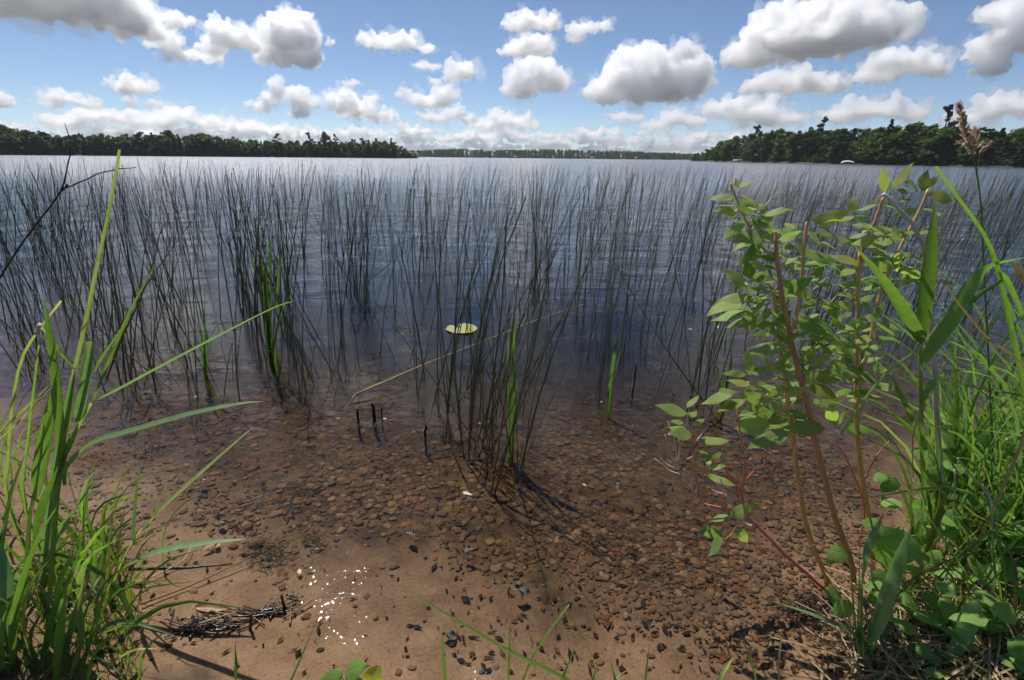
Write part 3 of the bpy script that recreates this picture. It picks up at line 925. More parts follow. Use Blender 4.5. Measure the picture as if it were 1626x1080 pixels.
for (sz, x, y, z, k, rz) in peb:
    if big < 300:
        me = pr.choice(PM[k])
        o = add('pebble', me, None, mtx=Matrix.Translation((x, y, z - sz * 0.17)) @ Matrix.Rotation(rz, 4, 'Z') @ Matrix.Rotation(pr.uniform(-.25, .25), 4, 'X') @ Matrix.Diagonal((sz, sz, sz * pr.uniform(.7, 1.2), 1)))
        tag(o, '%s rounded pebble lying among the larger stones on the shallow lake bed' % dict(rust='rust-red', tan='tan', grey='grey', dark='blackish', brown='brown')[k],
            'pebble', 'larger %s pebbles under the water' % k)
        big += 1
    else:
        c, s = math.cos(rz), math.sin(rz)
        mid = sz > 0.010; V = (PBIG if mid else P1)[pr.randrange(10)] * sz
        V = np.stack([V[:, 0] * c - V[:, 1] * s + x, V[:, 0] * s + V[:, 1] * c + y, V[:, 2] * pr.uniform(.7, 1.3) + z - sz * 0.14 + pr.uniform(0, 0.004)], 1)
        GFs[k].append((S2F if mid else S1F) + GN[k]); GVs[k].append(V); GN[k] += len(V)
print('PEBBLES', len(peb), sum(len(f) for k in PEB for f in GFs[k]))
for k in PEB:
    o = add('gravel', mesh_np('gravel', np.concatenate(GVs[k]), np.concatenate(GFs[k])), 'pebble_' + k)
    tag(o, 'small %s gravel spread over the shallow lake bed' % dict(rust='rust-red', tan='tan', grey='grey', dark='blackish', brown='brown')[k], 'gravel', kind='stuff')
# ------------------------------------------------------------------ plant materials
def blade_mat(name, base, mid, tip, trans=0.4, rough=0.4, tint=(1.1, 1.25, 0.62), spec=0.45, var=0.25):
    """colour runs along the blade (v), fine veins run lengthwise (u)"""
    m, nt = new_mat(name)
    out = N(nt, 'ShaderNodeOutputMaterial')
    uv = N(nt, 'ShaderNodeUVMap'); sp = N(nt, 'ShaderNodeSeparateXYZ'); L(nt, uv.outputs[0], sp.inputs[0])
    oi = N(nt, 'ShaderNodeObjectInfo'); geo = N(nt, 'ShaderNodeNewGeometry')
    c = ramp(nt, sp.outputs['Y'], [(0.0, base), (0.3, mid), (0.85, mid), (1.0, tip)])
    wv = N(nt, 'ShaderNodeTexWave'); wv.inputs['Scale'].default_value = 2.6; wv.inputs['Distortion'].default_value = 0.4
    L(nt, uv.outputs[0], wv.inputs[0])
    blotch = noise_tex(nt, geo.outputs['Position'], 38, 4, 0.6)
    rnd = N(nt, 'ShaderNodeMath', operation='ADD'); L(nt, oi.outputs['Random'], rnd.inputs[0]); L(nt, geo.outputs['Random Per Island'], rnd.inputs[1])
    fr_ = N(nt, 'ShaderNodeMath', operation='FRACT'); L(nt, rnd.outputs[0], fr_.inputs[0])
    v1 = N(nt, 'ShaderNodeMapRange'); v1.inputs[3].default_value = 1 - var; v1.inputs[4].default_value = 1 + var
    L(nt, fr_.outputs[0], v1.inputs[0])
    v2 = N(nt, 'ShaderNodeMapRange'); v2.inputs[1].default_value = 0.3; v2.inputs[2].default_value = 0.7; v2.inputs[3].default_value = 0.82; v2.inputs[4].default_value = 1.12
    L(nt, blotch, v2.inputs[0])
    v3 = N(nt, 'ShaderNodeMapRange'); v3.inputs[3].default_value = 0.88; v3.inputs[4].default_value = 1.06
    L(nt, wv.outputs['Fac'], v3.inputs[0])
    p1 = N(nt, 'ShaderNodeMath', operation='MULTIPLY'); L(nt, v1.outputs[0], p1.inputs[0]); L(nt, v2.outputs[0], p1.inputs[1])
    p2 = N(nt, 'ShaderNodeMath', operation='MULTIPLY'); L(nt, p1.outputs[0], p2.inputs[0]); L(nt, v3.outputs[0], p2.inputs[1])
    sc_ = N(nt, 'ShaderNodeVectorMath', operation='SCALE'); L(nt, c, sc_.inputs[0]); L(nt, p2.outputs[0], sc_.inputs['Scale'])
    c = sc_.outputs[0]
    bs = N(nt, 'ShaderNodeBsdfPrincipled'); bs.inputs['Roughness'].default_value = rough; bs.inputs['Specular IOR Level'].default_value = spec
    L(nt, c, bs.inputs['Base Color'])
    b = N(nt, 'ShaderNodeBump'); b.inputs['Strength'].default_value = 0.25; b.inputs['Distance'].default_value = 0.0006
    L(nt, wv.outputs['Fac'], b.inputs['Height']); L(nt, b.outputs[0], bs.inputs['Normal'])
    tl = N(nt, 'ShaderNodeBsdfTranslucent')
    tm = N(nt, 'ShaderNodeVectorMath', operation='MULTIPLY'); tm.inputs[1].default_value = tint
    L(nt, c, tm.inputs[0]); L(nt, tm.outputs[0], tl.inputs[0])
    ms = N(nt, 'ShaderNodeMixShader'); ms.inputs[0].default_value = trans
    L(nt, bs.outputs[0], ms.inputs[1]); L(nt, tl.outputs[0], ms.inputs[2]); L(nt, ms.outputs[0], out.inputs['Surface'])

blade_mat('grass_fresh', (0.216, 0.314, 0.080), (0.205, 0.337, 0.068), (0.303, 0.368, 0.114), trans=0.5)
blade_mat('grass_blue', (0.196, 0.302, 0.117), (0.205, 0.330, 0.147), (0.313, 0.377, 0.196), trans=0.45)
blade_mat('grass_dark', (0.131, 0.191, 0.042), (0.119, 0.216, 0.042), (0.212, 0.255, 0.070), trans=0.5)
blade_mat('grass_pale', (0.313, 0.377, 0.104), (0.352, 0.434, 0.131), (0.587, 0.546, 0.260), trans=0.5)
blade_mat('grass_browntip', (0.216, 0.264, 0.052), (0.255, 0.282, 0.061), (0.509, 0.282, 0.104), trans=0.5)
blade_mat('straw', (0.325, 0.237, 0.125), (0.400, 0.300, 0.163), (0.475, 0.375, 0.225), trans=0.15, var=0.4)
blade_mat('seed_head', (0.46, 0.37, 0.27), (0.56, 0.46, 0.35), (0.62, 0.52, 0.42), trans=0.6, rough=0.8, tint=(1.1, 1.0, 0.95), spec=0.1)

def leaf_surface(name, c0, c1, vein, trans=0.35, tint=(1.12, 1.28, 0.6), rough=0.5, nv=7.0):
    """broad leaf: arching side veins drawn from uv, paler midrib"""
    m, nt = new_mat(name)
    out = N(nt, 'ShaderNodeOutputMaterial')
    uv = N(nt, 'ShaderNodeUVMap'); sp = N(nt, 'ShaderNodeSeparateXYZ'); L(nt, uv.outputs[0], sp.inputs[0])
    oi = N(nt, 'ShaderNodeObjectInfo'); geo = N(nt, 'ShaderNodeNewGeometry')
    x = N(nt, 'ShaderNodeMath', operation='SUBTRACT'); x.inputs[1].default_value = 0.5; L(nt, sp.outputs['X'], x.inputs[0])
    ax = N(nt, 'ShaderNodeMath', operation='ABSOLUTE'); L(nt, x.outputs[0], ax.inputs[0])
    k = N(nt, 'ShaderNodeMath', operation='MULTIPLY_ADD'); k.inputs[1].default_value = -0.75; L(nt, ax.outputs[0], k.inputs[0]); L(nt, sp.outputs['Y'], k.inputs[2])
    s = N(nt, 'ShaderNodeMath', operation='MULTIPLY'); s.inputs[1].default_value = nv * 2 * math.pi; L(nt, k.outputs[0], s.inputs[0])
    sn = N(nt, 'ShaderNodeMath', operation='SINE'); L(nt, s.outputs[0], sn.inputs[0])
    pw = N(nt, 'ShaderNodeMapRange'); pw.inputs[1].default_value = 0.75; pw.inputs[2].default_value = 1.0; L(nt, sn.outputs[0], pw.inputs[0])
    mid = N(nt, 'ShaderNodeMapRange'); mid.inputs[1].default_value = 0.0; mid.inputs[2].default_value = 0.035; mid.inputs[3].default_value = 1; mid.inputs[4].default_value = 0; L(nt, ax.outputs[0], mid.inputs[0])
    mxv = N(nt, 'ShaderNodeMath', operation='MAXIMUM'); L(nt, pw.outputs[0], mxv.inputs[0]); L(nt, mid.outputs[0], mxv.inputs[1])
    bl = noise_tex(nt, geo.outputs['Position'], 45, 4, 0.6)
    r = N(nt, 'ShaderNodeMath', operation='MULTIPLY_ADD'); r.inputs[1].default_value = 0.5; L(nt, bl, r.inputs[0])
    rr_ = N(nt, 'ShaderNodeMath', operation='MULTIPLY_ADD'); rr_.inputs[1].default_value = 0.9; rr_.inputs[2].default_value = -0.2; L(nt, oi.outputs['Random'], rr_.inputs[0]); L(nt, rr_.outputs[0], r.inputs[2])
    c = ramp(nt, r.outputs[0], [(0.1, c0), (0.9, c1)])
    mx = N(nt, 'ShaderNodeMix', data_type='RGBA'); mx.inputs[7].default_value = (*vein, 1)
    vf = N(nt, 'ShaderNodeMath', operation='MULTIPLY'); vf.inputs[1].default_value = 0.35; L(nt, mxv.outputs[0], vf.inputs[0])
    L(nt, vf.outputs[0], mx.inputs[0]); L(nt, c, mx.inputs[6])
    bs = N(nt, 'ShaderNodeBsdfPrincipled'); bs.inputs['Roughness'].default_value = rough; bs.inputs['Specular IOR Level'].default_value = 0.28
    L(nt, mx.outputs[2], bs.inputs['Base Color'])
    b = N(nt, 'ShaderNodeBump'); b.inputs['Strength'].default_value = 0.5; b.inputs['Distance'].default_value = 0.0015; b.invert = True
    L(nt, mxv.outputs[0], b.inputs['Height']); L(nt, b.outputs[0], bs.inputs['Normal'])
    tl = N(nt, 'ShaderNodeBsdfTranslucent'); tm = N(nt, 'ShaderNodeVectorMath', operation='MULTIPLY'); tm.inputs[1].default_value = tint
    L(nt, mx.outputs[2], tm.inputs[0]); L(nt, tm.outputs[0], tl.inputs[0])
    ms = N(nt, 'ShaderNodeMixShader'); ms.inputs[0].default_value = trans
    L(nt, bs.outputs[0], ms.inputs[1]); L(nt, tl.outputs[0], ms.inputs[2]); L(nt, ms.outputs[0], out.inputs['Surface'])
leaf_surface('shrub_leaf', (0.277, 0.385, 0.128), (0.426, 0.520, 0.161), (0.596, 0.655, 0.242), trans=0.5)
leaf_surface('shrub_leaf_young', (0.298, 0.343, 0.077), (0.409, 0.435, 0.104), (0.521, 0.544, 0.206), trans=0.45)
leaf_surface('shrub_leaf_green', (0.153, 0.293, 0.041), (0.246, 0.390, 0.059), (0.429, 0.487, 0.120))
leaf_surface('vine_leaf', (0.154, 0.301, 0.065), (0.261, 0.433, 0.103), (0.379, 0.530, 0.180), nv=5.0, trans=0.5)
leaf_surface('vine_leaf_yellow', (0.527, 0.533, 0.094), (0.620, 0.620, 0.140), (0.620, 0.620, 0.234), nv=5.0, trans=0.45)
plain('stem_gold', (0.527, 0.305, 0.092), (0.750, 0.446, 0.145), 60, 0.4, 0.5, (1, 1, 0.15), 0.2)
plain('stem_brown', (0.421, 0.185, 0.079), (0.659, 0.317, 0.132), 60, 0.4, 0.5, (1, 1, 0.15), 0.2)
plain('stem_red', (0.553, 0.118, 0.079), (0.750, 0.264, 0.157), 70, 0.45, 0.45, (1, 1, 0.3), 0.2)
plain('twig_pale', (0.439, 0.316, 0.229), (0.737, 0.597, 0.474), 60, 0.7, 0.2, (1, 1, 0.3), 0.3)
plain('stick_white', (0.42, 0.36, 0.31), (0.72, 0.66, 0.60), 30, 0.75, 0.2, (1, 1, 0.4), 0.5)
plain('twig_dark', (0.025, 0.017, 0.011), (0.075, 0.05, 0.032), 50, 0.6, 0.35, (1, 1, 0.3), 0.4)
plain('wet_dark', (0.008, 0.006, 0.005), (0.028, 0.020, 0.013), 60, 0.22, 0.6, (1, 1, 1), 0.6)
plain('dead_leaf', (0.16, 0.075, 0.025), (0.28, 0.14, 0.05), 40, 0.5, 0.4)
plain('litter_dark', (0.012, 0.008, 0.005), (0.04, 0.026, 0.014), 60, 0.95, 0.0)
plain('litter_brown', (0.06, 0.03, 0.012), (0.13, 0.07, 0.03), 60, 0.95, 0.0)
plain('lily', (0.24, 0.28, 0.08), (0.33, 0.35, 0.13), 14, 0.6, 0.2)
plain('reed_yellow', (0.36, 0.28, 0.09), (0.48, 0.38, 0.14), 25, 0.5, 0.4)
plain('moss', (0.02, 0.022, 0.009), (0.075, 0.065, 0.025), 60, 0.12, 0.9, (1, 1, 1), 0.5)

# ------------------------------------------------------------------ plant shapes
def PY(px, py, Y):
    r = ray(px, py)
    return CAM + r * (Y / r.y)

def spline(pts, n):
    """Catmull-Rom through pts"""
    P_ = [Vector(p) for p in pts]
    if len(P_) < 3:
        return [P_[0].lerp(P_[-1], i / (n - 1)) for i in range(n)]
    P_ = [P_[0] * 2 - P_[1]] + P_ + [P_[-1] * 2 - P_[-2]]
    seg = len(P_) - 3
    out = []
    for i in range(n):
        u = i / (n - 1) * seg
        k = min(int(u), seg - 1); t = u - k
        a, b, c, d = P_[k:k + 4]
        out.append(0.5 * ((2 * b) + (c - a) * t + (2 * a - 5 * b + 4 * c - d) * t * t + (3 * b - a - 3 * c + d) * t ** 3))
    return out

PROFILES = {'blade': lambda t: min(1.0, 0.55 + 2.2 * t) * (1 - max(0.0, (t - 0.35) / 0.65) ** 1.7) ,
            'leafy': lambda t: min(1.0, 0.35 + 3.2 * t) * (1 - max(0.0, (t - 0.45) / 0.55) ** 2.2),
            'cut': lambda t: min(1.0, 0.6 + 2 * t) * (1.0 if t < 0.9 else 0.75),
            'shoot': lambda t: 1.0 - 0.55 * t,
            'wide_tip': lambda t: (0.25 + 0.75 * min(1, t * 1.35)) * (1 if t < 0.8 else max(0.0, 1 - ((t - 0.8) / 0.2) ** 2))}

def ribbon(pts, width, profile='blade', face=None, fold=0.25, n=12, twist=0.0):
    pts = spline(pts, n)
    f = PROFILES[profile]
    V, Fc, UV = [], [], []
    for i, p in enumerate(pts):
        t = i / (n - 1)
        a = pts[max(0, i - 1)]; b = pts[min(n - 1, i + 1)]
        tg = (b - a).normalized()
        fc = face if face is not None else (CAM - p)
        side = tg.cross(fc)
        side = side.normalized() if side.length > 1e-6 else Vector((1, 0, 0))
        nr = side.cross(tg)
        if twist:
            q = Quaternion(tg, twist * t); side = q @ side; nr = q @ nr
        w = width * f(t) * 0.5 + 0.0002
        V += [p - side * w + nr * w * fold, p - nr * w * fold * 0.6, p + side * w + nr * w * fold]
        UV += [(0, t), (0.5, t), (1, t)]
        if i:
            o = 3 * i
            Fc += [(o - 3, o - 2, o + 1, o), (o - 2, o - 1, o + 2, o + 1)]
    return V, Fc, UV

def ribbon_mesh(name, *a, **k):
    V, Fc, UV = ribbon(*a, **k)
    return mesh_np(name, np.array([tuple(v) for v in V]), Fc, uv=np.array(UV))

def tube_mesh(name, pts, r0, r1, n=14, sides=6, wob=0.0, rg=None):
    ps = spline(pts, n)
    if wob and rg: ps = [p + Vector((rg.uniform(-wob, wob), rg.uniform(-wob, wob), rg.uniform(-wob, wob))) for p in ps]
    rad = [r0 + (r1 - r0) * i / (n - 1) for i in range(n)]
    V, Fc = tube(ps, rad, sides)
    return mesh_np(name, np.array([tuple(v) for v in V]), Fc)

def leaf_proto(name, ratio, seed, tipness=1.0, wavy=0.02, fold=0.22, droop=0.18):
    """unit-length leaf along +Y, normal +Z"""
    rg = random.Random(seed)
    n, V, Fc, UV = 9, [], [], []
    for i in range(n):
        t = i / (n - 1)
        w = ratio * 0.5 * (math.sin(math.pi * t ** (0.78 if tipness > 0.6 else 0.62)) ** (0.85 if tipness > 0.6 else 0.6)) * (1 - 0.25 * tipness * t ** 3)
        w = max(w, 0.004)
        z0 = -droop * t * t + 0.03 * math.sin(t * 5 + seed)
        for j, s in enumerate((-1, -0.5, 0, 0.5, 1)):
            z = z0 + abs(s) * w * fold * 1.2 - (s * s) * w * 0.25 + wavy * math.sin(t * 9 + s * 2 + seed) * abs(s)
            V.append((s * w + 0.03 * math.sin(seed) * t * t, t, z)); UV.append((0.5 + s * 0.5, t))
        if i:
            o = 5 * i
            for j in range(4):
                Fc.append((o - 5 + j, o - 4 + j, o + 1 + j, o + j))
    # short petiole
    o = len(V)
    V += [(-0.008, -0.09, 0.005), (0.008, -0.09, 0.005), (0.008, 0.02, 0.01), (-0.008, 0.02, 0.01)]; UV += [(0.5, 0)] * 4
    Fc.append((o, o + 1, o + 2, o + 3))
    return mesh_np(name, np.array(V), Fc, uv=np.array(UV))

def leaf_matrix(b, t, normal, width_scale=1.0):
    d = t - b; ln = d.length; d.normalize()
    x = d.cross(normal).normalized(); z = x.cross(d)
    return Matrix(((x.x * ln * width_scale, d.x * ln, z.x * ln, b.x), (x.y * ln * width_scale, d.y * ln, z.y * ln, b.y),
                   (x.z * ln * width_scale, d.z * ln, z.z * ln, b.z), (0, 0, 0, 1)))

def inv_parent(root):
    return Matrix.Translation(-Vector(root.location))

lr = random.Random(3)
SL = {k: [leaf_proto('leaf', r, s) for s, r in ((1, 0.40), (2, 0.46), (3, 0.36), (4, 0.50))] for k in ('shrub_leaf', 'shrub_leaf_young', 'shrub_leaf_green')}
VL = {k: [leaf_proto('leaf', r, s, tipness=0.4, droop=0.1, fold=0.12, wavy=0.03) for s, r in ((5, 0.72), (6, 0.80), (7, 0.64))] for k in ('vine_leaf', 'vine_leaf_yellow')}
for dct in (SL, VL):
    for k, ms_ in dct.items():
        for me in ms_: me.materials.append(MATS[k])

def put_leaf(root, protos, b, t, tilt=None, ws=1.0, name='leaf'):
    n = Vector((lr.gauss(-0.1, 0.3), lr.gauss(-0.5, 0.3), lr.gauss(0.85, 0.2))).normalized() if tilt is None else Vector(tilt).normalized()
    return add(name, lr.choice(protos), None, root, mtx=inv_parent(root) @ leaf_matrix(b, t, n, ws))

# ------------------------------------------------------------------ the leafy shrub (right)
base = on_ground(1335, 950)
shrub = empty('leafy_shrub', base)
tag(shrub, 'tall leafy shrub with golden and red stems rising from the water edge', 'shrub')
def shrubY(px, py):           # the shrub leans slightly out over the water as it rises
    return base.y + 0.02 + 0.20 * max(0.0, (950 - py) / 650.0)
def stem(pix, r0, r1, mat, dy=0.0, name='stem', wob=0.0015, n=16, root=None, Yf=None):
    root = root or shrub
    Yf = Yf or shrubY
    pts = [PY(x, y, Yf(x, y) + (dy if not isinstance(dy, (tuple, list)) else dy[i])) for i, (x, y) in enumerate(pix)]
    me = tube_mesh(name, [p - root.location for p in pts], r0, r1, n, 6, wob, lr)
    return add(name, me, mat, root)
stem([(1335, 958), (1321, 935), (1291, 868), (1274, 803), (1260, 705), (1252, 640), (1240, 560), (1230, 482), (1222, 450)], 0.0085, 0.005, 'stem_gold', 0.02, n=22)
stem([(1345, 965), (1356, 925), (1348, 884), (1323, 811), (1299, 721), (1283, 649), (1269, 594), (1254, 528), (1242, 470), (1234, 415), (1232, 369)], 0.0095, 0.0058, 'stem_brown', 0.0, n=26)
stem([(1255, 528), (1263, 509), (1271, 462), (1279, 373), (1281, 352)], 0.0055, 0.004, 'stem_gold', -0.005)
stem([(1390, 935), (1384, 870), (1380, 823), (1364, 721), (1360, 645), (1362, 560), (1362, 513), (1364, 427), (1366, 400)], 0.0085, 0.0055, 'stem_gold', 0.06, n=22)
stem([(1361, 650), (1368, 598), (1384, 532), (1395, 478), (1413, 427), (1438, 377), (1465, 326), (1474, 300)], 0.0065, 0.0042, 'stem_gold', 0.05, n=18)
stem([(1366, 420), (1372, 388), (1390, 349), (1403, 314)], 0.0055, 0.0038, 'stem_brown', 0.06)
stem([(1234, 412), (1209, 392), (1185, 353), (1164, 303), (1160, 292)], 0.0042, 0.003, 'stem_gold', [0, 0.01, 0.02, 0.02, 0.02])
stem([(1240, 545), (1220, 520), (1201, 501), (1182, 474)], 0.004, 0.0025, 'stem_gold', 0.03)
stem([(1283, 690), (1250, 655), (1215, 628), (1190, 600)], 0.003, 0.002, 'stem_gold', [0, 0, -0.02, -0.03])
stem([(1300, 725), (1290, 700), (1281, 650), (1278, 600)], 0.003, 0.002, 'stem_red', 0.03)
# low red branch and its dead twigs
redY = lambda x, y: base.y - 0.01 + (1335 - x) * 0.0004
stem([(1332, 955), (1300, 928), (1257, 889), (1200, 832), (1185, 815), (1175, 780), (1152, 745), (1141, 727)], 0.0065, 0.003, 'stem_red', 0, name='branch', Yf=redY, n=20)
stem([(1176, 780), (1181, 760), (1182, 727), (1177, 705), (1171, 652)], 0.0035, 0.002, 'stem_red', 0, name='branch', Yf=redY)
stem([(1185, 762), (1200, 747), (1212, 740), (1220, 712), (1235, 695)], 0.0032, 0.002, 'stem_red', 0, name='branch', Yf=redY)
stem([(1185, 815), (1157, 809), (1120, 800), (1110, 787), (1102, 740), (1101, 715), (1096, 685)], 0.0032, 0.0018, 'stem_red', 0, name='branch', Yf=redY)
stem([(1180, 810), (1172, 830), (1160, 850), (1150, 856)], 0.0022, 0.0015, 'stem_gold', -0.01, name='branch', Yf=redY)
stem([(1365, 860), (1372, 800), (1340, 720), (1318, 700)], 0.003, 0.0018, 'stem_red', 0.03, name='branch')
stem([(1372, 760), (1395, 720), (1412, 700)], 0.003, 0.0018, 'stem_red', 0.03, name='branch')
for tw in [[(1108, 792), (1097, 775), (1085, 760), (1075, 735), (1072, 700), (1061, 668)], [(1080, 755), (1062, 746), (1040, 728)], [(1076, 738), (1079, 715), (1078, 697)],
           [(1100, 778), (1090, 765), (1087, 745)], [(1075, 735), (1064, 722), (1056, 690)], [(1105, 785), (1107, 772), (1108, 760)], [(1072, 745), (1056, 735), (1050, 728)],
           [(1165, 802), (1150, 785), (1135, 765)], [(1160, 795), (1150, 775), (1143, 760)], [(1155, 788), (1140, 782), (1132, 778)], [(1174, 722), (1168, 712)], [(1182, 722), (1188, 708)],
           [(1150, 742), (1140, 722)], [(1150, 744), (1153, 728)], [(1197, 748), (1191, 728)], [(1107, 700), (1115, 690)], [(1200, 835), (1185, 832), (1178, 822)], [(1098, 690), (1092, 670), (1093, 655)]]:
    stem(tw, 0.0032, 0.0016, 'twig_pale', -0.004, name='dead_twig', Yf=redY, n=9)

LEAVES = [
 (1120, 260, 4.909, [((380,400),(240,285)),((430,350),(310,225)),((440,350),(550,215)),((450,400),(635,345)),((270,190),(365,110)),((845,460),(1080,370)),((450,560),(265,570)),((460,590),(335,600)),((590,530),(710,470)),
   ((700,660),(1030,740)),((540,600),(460,520)),((590,610),(700,560)),((870,520),(1000,560)),((900,610),(1010,640)),((320,960),(180,830)),((350,900),(350,720)),((470,830),(390,770)),((480,800),(530,880)),((480,880),(400,920)),
   ((260,1000),(140,1030)),((330,1000),(480,950)),((600,780),(690,800)),((640,1010),(810,890)),((330,1030),(90,1080)),((700,650),(590,640)),((620,470),(690,480)),((300,420),(215,440)),((440,350),(490,440)),((370,420),(430,500)),((250,190),(205,150)),((255,190),(240,120))]),
 (1320, 260, 4.909, [((420,220),(425,60)),((470,200),(595,15)),((490,170),(630,190)),((520,200),(590,220)),((680,200),(620,130)),((740,180),(825,105)),((760,235),(960,270)),((520,560),(385,485)),((540,580),(620,520)),((600,540),(760,515)),
   ((520,300),(620,270)),((480,610),(230,590)),((170,420),(0,410)),((170,430),(290,410)),((160,380),(180,270)),((500,690),(545,830)),((160,650),(70,560)),((240,800),(40,700)),((490,700),(320,750)),((180,820),(90,850)),((550,880),(710,855)),
   ((230,900),(330,880)),((560,890),(700,900)),((200,1080),(320,1025)),((160,930),(90,930)),((240,540),(300,480)),((520,750),(590,800)),((300,620),(380,700)),((420,650),(330,640)),((380,250),(340,300)),((400,280),(450,330)),((520,580),(520,470)),((700,220),(760,60))]),
 (1120, 460, 4.909, [((320,170),(80,210)),((280,90),(55,145)),((400,290),(315,300)),((655,445),(400,455)),((345,665),(345,490)),((320,660),(155,650)),((360,660),(470,600)),((350,745),(200,700)),((530,640),(640,510)),((510,620),(480,545)),((225,810),(0,860)),
   ((100,790),(225,780)),((310,860),(120,925)),((470,880),(350,830)),((480,890),(610,950)),((560,760),(415,760)),((570,740),(660,800)),((620,700),(720,800)),((840,680),(1060,670)),((815,760),(1020,820)),((810,590),(950,520)),((800,560),(830,460)),
   ((950,320),(750,270)),((1000,290),(850,240)),((1005,275),(1020,180)),((820,390),(950,330)),((990,510),(900,410)),((900,380),(1040,360)),((990,420),(1080,400)),((1000,500),(1080,480)),((410,960),(270,980)),((330,910),(435,950)),((480,1040),(290,1080)),
   ((800,980),(645,950)),((810,960),(910,1020)),((660,1060),(545,1000)),((1000,1060),(945,920)),((1000,1050),(1080,960)),((930,1080),(680,1075)),((720,850),(770,920)),((450,100),(390,160)),((500,160),(415,250)),((560,100),(620,20)),((760,140),(880,100)),
   ((720,480),(820,390)),((560,350),(480,260)),((340,230),(180,270)),((700,360),(800,330)),((740,500),(780,570)),((380,60),(460,110)),((520,330),(600,380)),((330,100),(420,60)),((640,640),(560,600)),((690,720),(640,640))]),
 (1320, 460, 4.909, [((200,130),(320,45)),((170,135),(30,100)),((260,230),(110,320)),((345,290),(550,300)),((40,280),(40,180)),((130,410),(15,430)),((0,560),(360,665)),((120,690),(205,720)),((0,500),(160,500)),((70,680),(0,620)),((340,760),(510,740)),
   ((250,800),(440,860)),((20,1040),(0,940)),((30,1030),(105,960)),((110,1080),(300,1075)),((330,430),(390,450)),((160,180),(90,210)),((200,300),(270,260)),((60,560),(150,540)),((0,380),(80,360))]),
 (1040, 620, 4.0, [((200,150),(55,90)),((205,110),(260,35)),((180,210),(110,190)),((210,260),(100,225)),((230,280),(125,265)),((245,220),(310,180)),((290,330),(445,295)),((355,440),(300,385)),((360,440),(420,395)),((300,480),(265,450)),((330,480),(350,440)),
   ((345,495),(420,470)),((330,540),(495,580)),((475,800),(375,810)),((480,800),(600,730)),((435,915),(320,890)),((430,935),(340,1030)),((520,880),(590,965)),((725,210),(560,235)),((860,260),(625,340)),((560,60),(420,110)),((600,110),(545,160)),((610,100),(670,130)),
   ((225,170),(260,130)),((240,420),(200,425))]),
]
for gi, (ox, oy, s, lst) in enumerate(LEAVES):
    for (b, t) in lst:
        bx, by, tx, ty = ox + b[0] / s, oy + b[1] / s, ox + t[0] / s, oy + t[1] / s
        Y0 = (redY(bx, by) if gi == 4 and by > 680 else shrubY(bx, by) + (0.05 if bx > 1340 else 0.0)) + lr.uniform(-0.05, 0.04)
        B = PY(bx, by, Y0); T = PY(tx, ty, Y0 + lr.uniform(-0.035, 0.025)); T = B + (T - B) * 1.2
        kind = 'shrub_leaf'
        if by < 340 or lr.random() < 0.14: kind = 'shrub_leaf_young'
        elif lr.random() < 0.13: kind = 'shrub_leaf_green'
        put_leaf(shrub, SL[kind], B, T, ws=lr.uniform(0.85, 1.15))
# pairs of leaves further back along the upper stems
for (x0, y0, x1, y1, n) in [(1222, 450, 1250, 640, 9), (1232, 369, 1283, 640, 12), (1279, 365, 1258, 520, 7), (1366, 400, 1360, 640, 10), (1465, 326, 1372, 590, 10), (1403, 314, 1368, 410, 4), (1164, 303, 1230, 410, 8), (1170, 330, 1215, 400, 5), (1300, 400, 1340, 470, 6), (1180, 430, 1225, 520, 7), (1290, 470, 1340, 560, 7), (1400, 360, 1430, 460, 6), (1182, 474, 1238, 545, 5), (1190, 600, 1280, 690, 7), (1300, 560, 1350, 650, 5)]:
    for k in range(n):
        u = (k + lr.random()) / n
        bx, by = x0 + (x1 - x0) * u, y0 + (y1 - y0) * u
        for sd in (-1, 1):
            a = lr.gauss(0, 0.45); ln = lr.uniform(24, 44)
            Y0 = shrubY(bx, by) + lr.uniform(0.0, 0.09)
            B = PY(bx + sd * 5, by, Y0); T = PY(bx + sd * (5 + ln * math.cos(a)), by - ln * math.sin(a), Y0 + lr.uniform(-0.05, 0.05))
            put_leaf(shrub, SL[lr.choice(['shrub_leaf', 'shrub_leaf', 'shrub_leaf', 'shrub_leaf_green'])], B, T, ws=lr.uniform(0.75, 1.0))

# ------------------------------------------------------------------ tall grass at the left
def grass_plant(loc, label, name='grass_plant', group=None):
    o = empty(name, loc)
    tag(o, label, 'grass', group)
    return o
def blade(root, pix, width, mat, Y, dY=0.0, profile='blade', name='blade', n=14, fold=0.25, ground=False, twist=0.0, face=None):
    """pix from base to tip; dY: how far the tip stands from the base plane"""
    k = len(pix)
    pts = []
    for i, (x, y) in enumerate(pix):
        u = i / (k - 1)
        yy = Y + dY * u ** 1.5 if not isinstance(dY, (list, tuple)) else Y + dY[i]
        pts.append(PY(x, y, yy) - root.location)
    if ground:
        g0 = pts[0] + root.location
        gp = Vector((g0.x, g0.y, gz(g0.x, g0.y) - 0.01)) - root.location
        if gp.z < pts[0].z - 0.03: pts = [gp] + pts
    me = ribbon_mesh(name, pts, width, profile=profile, n=n, fold=fold, twist=twist, face=face)
    return add(name, me, mat, root)

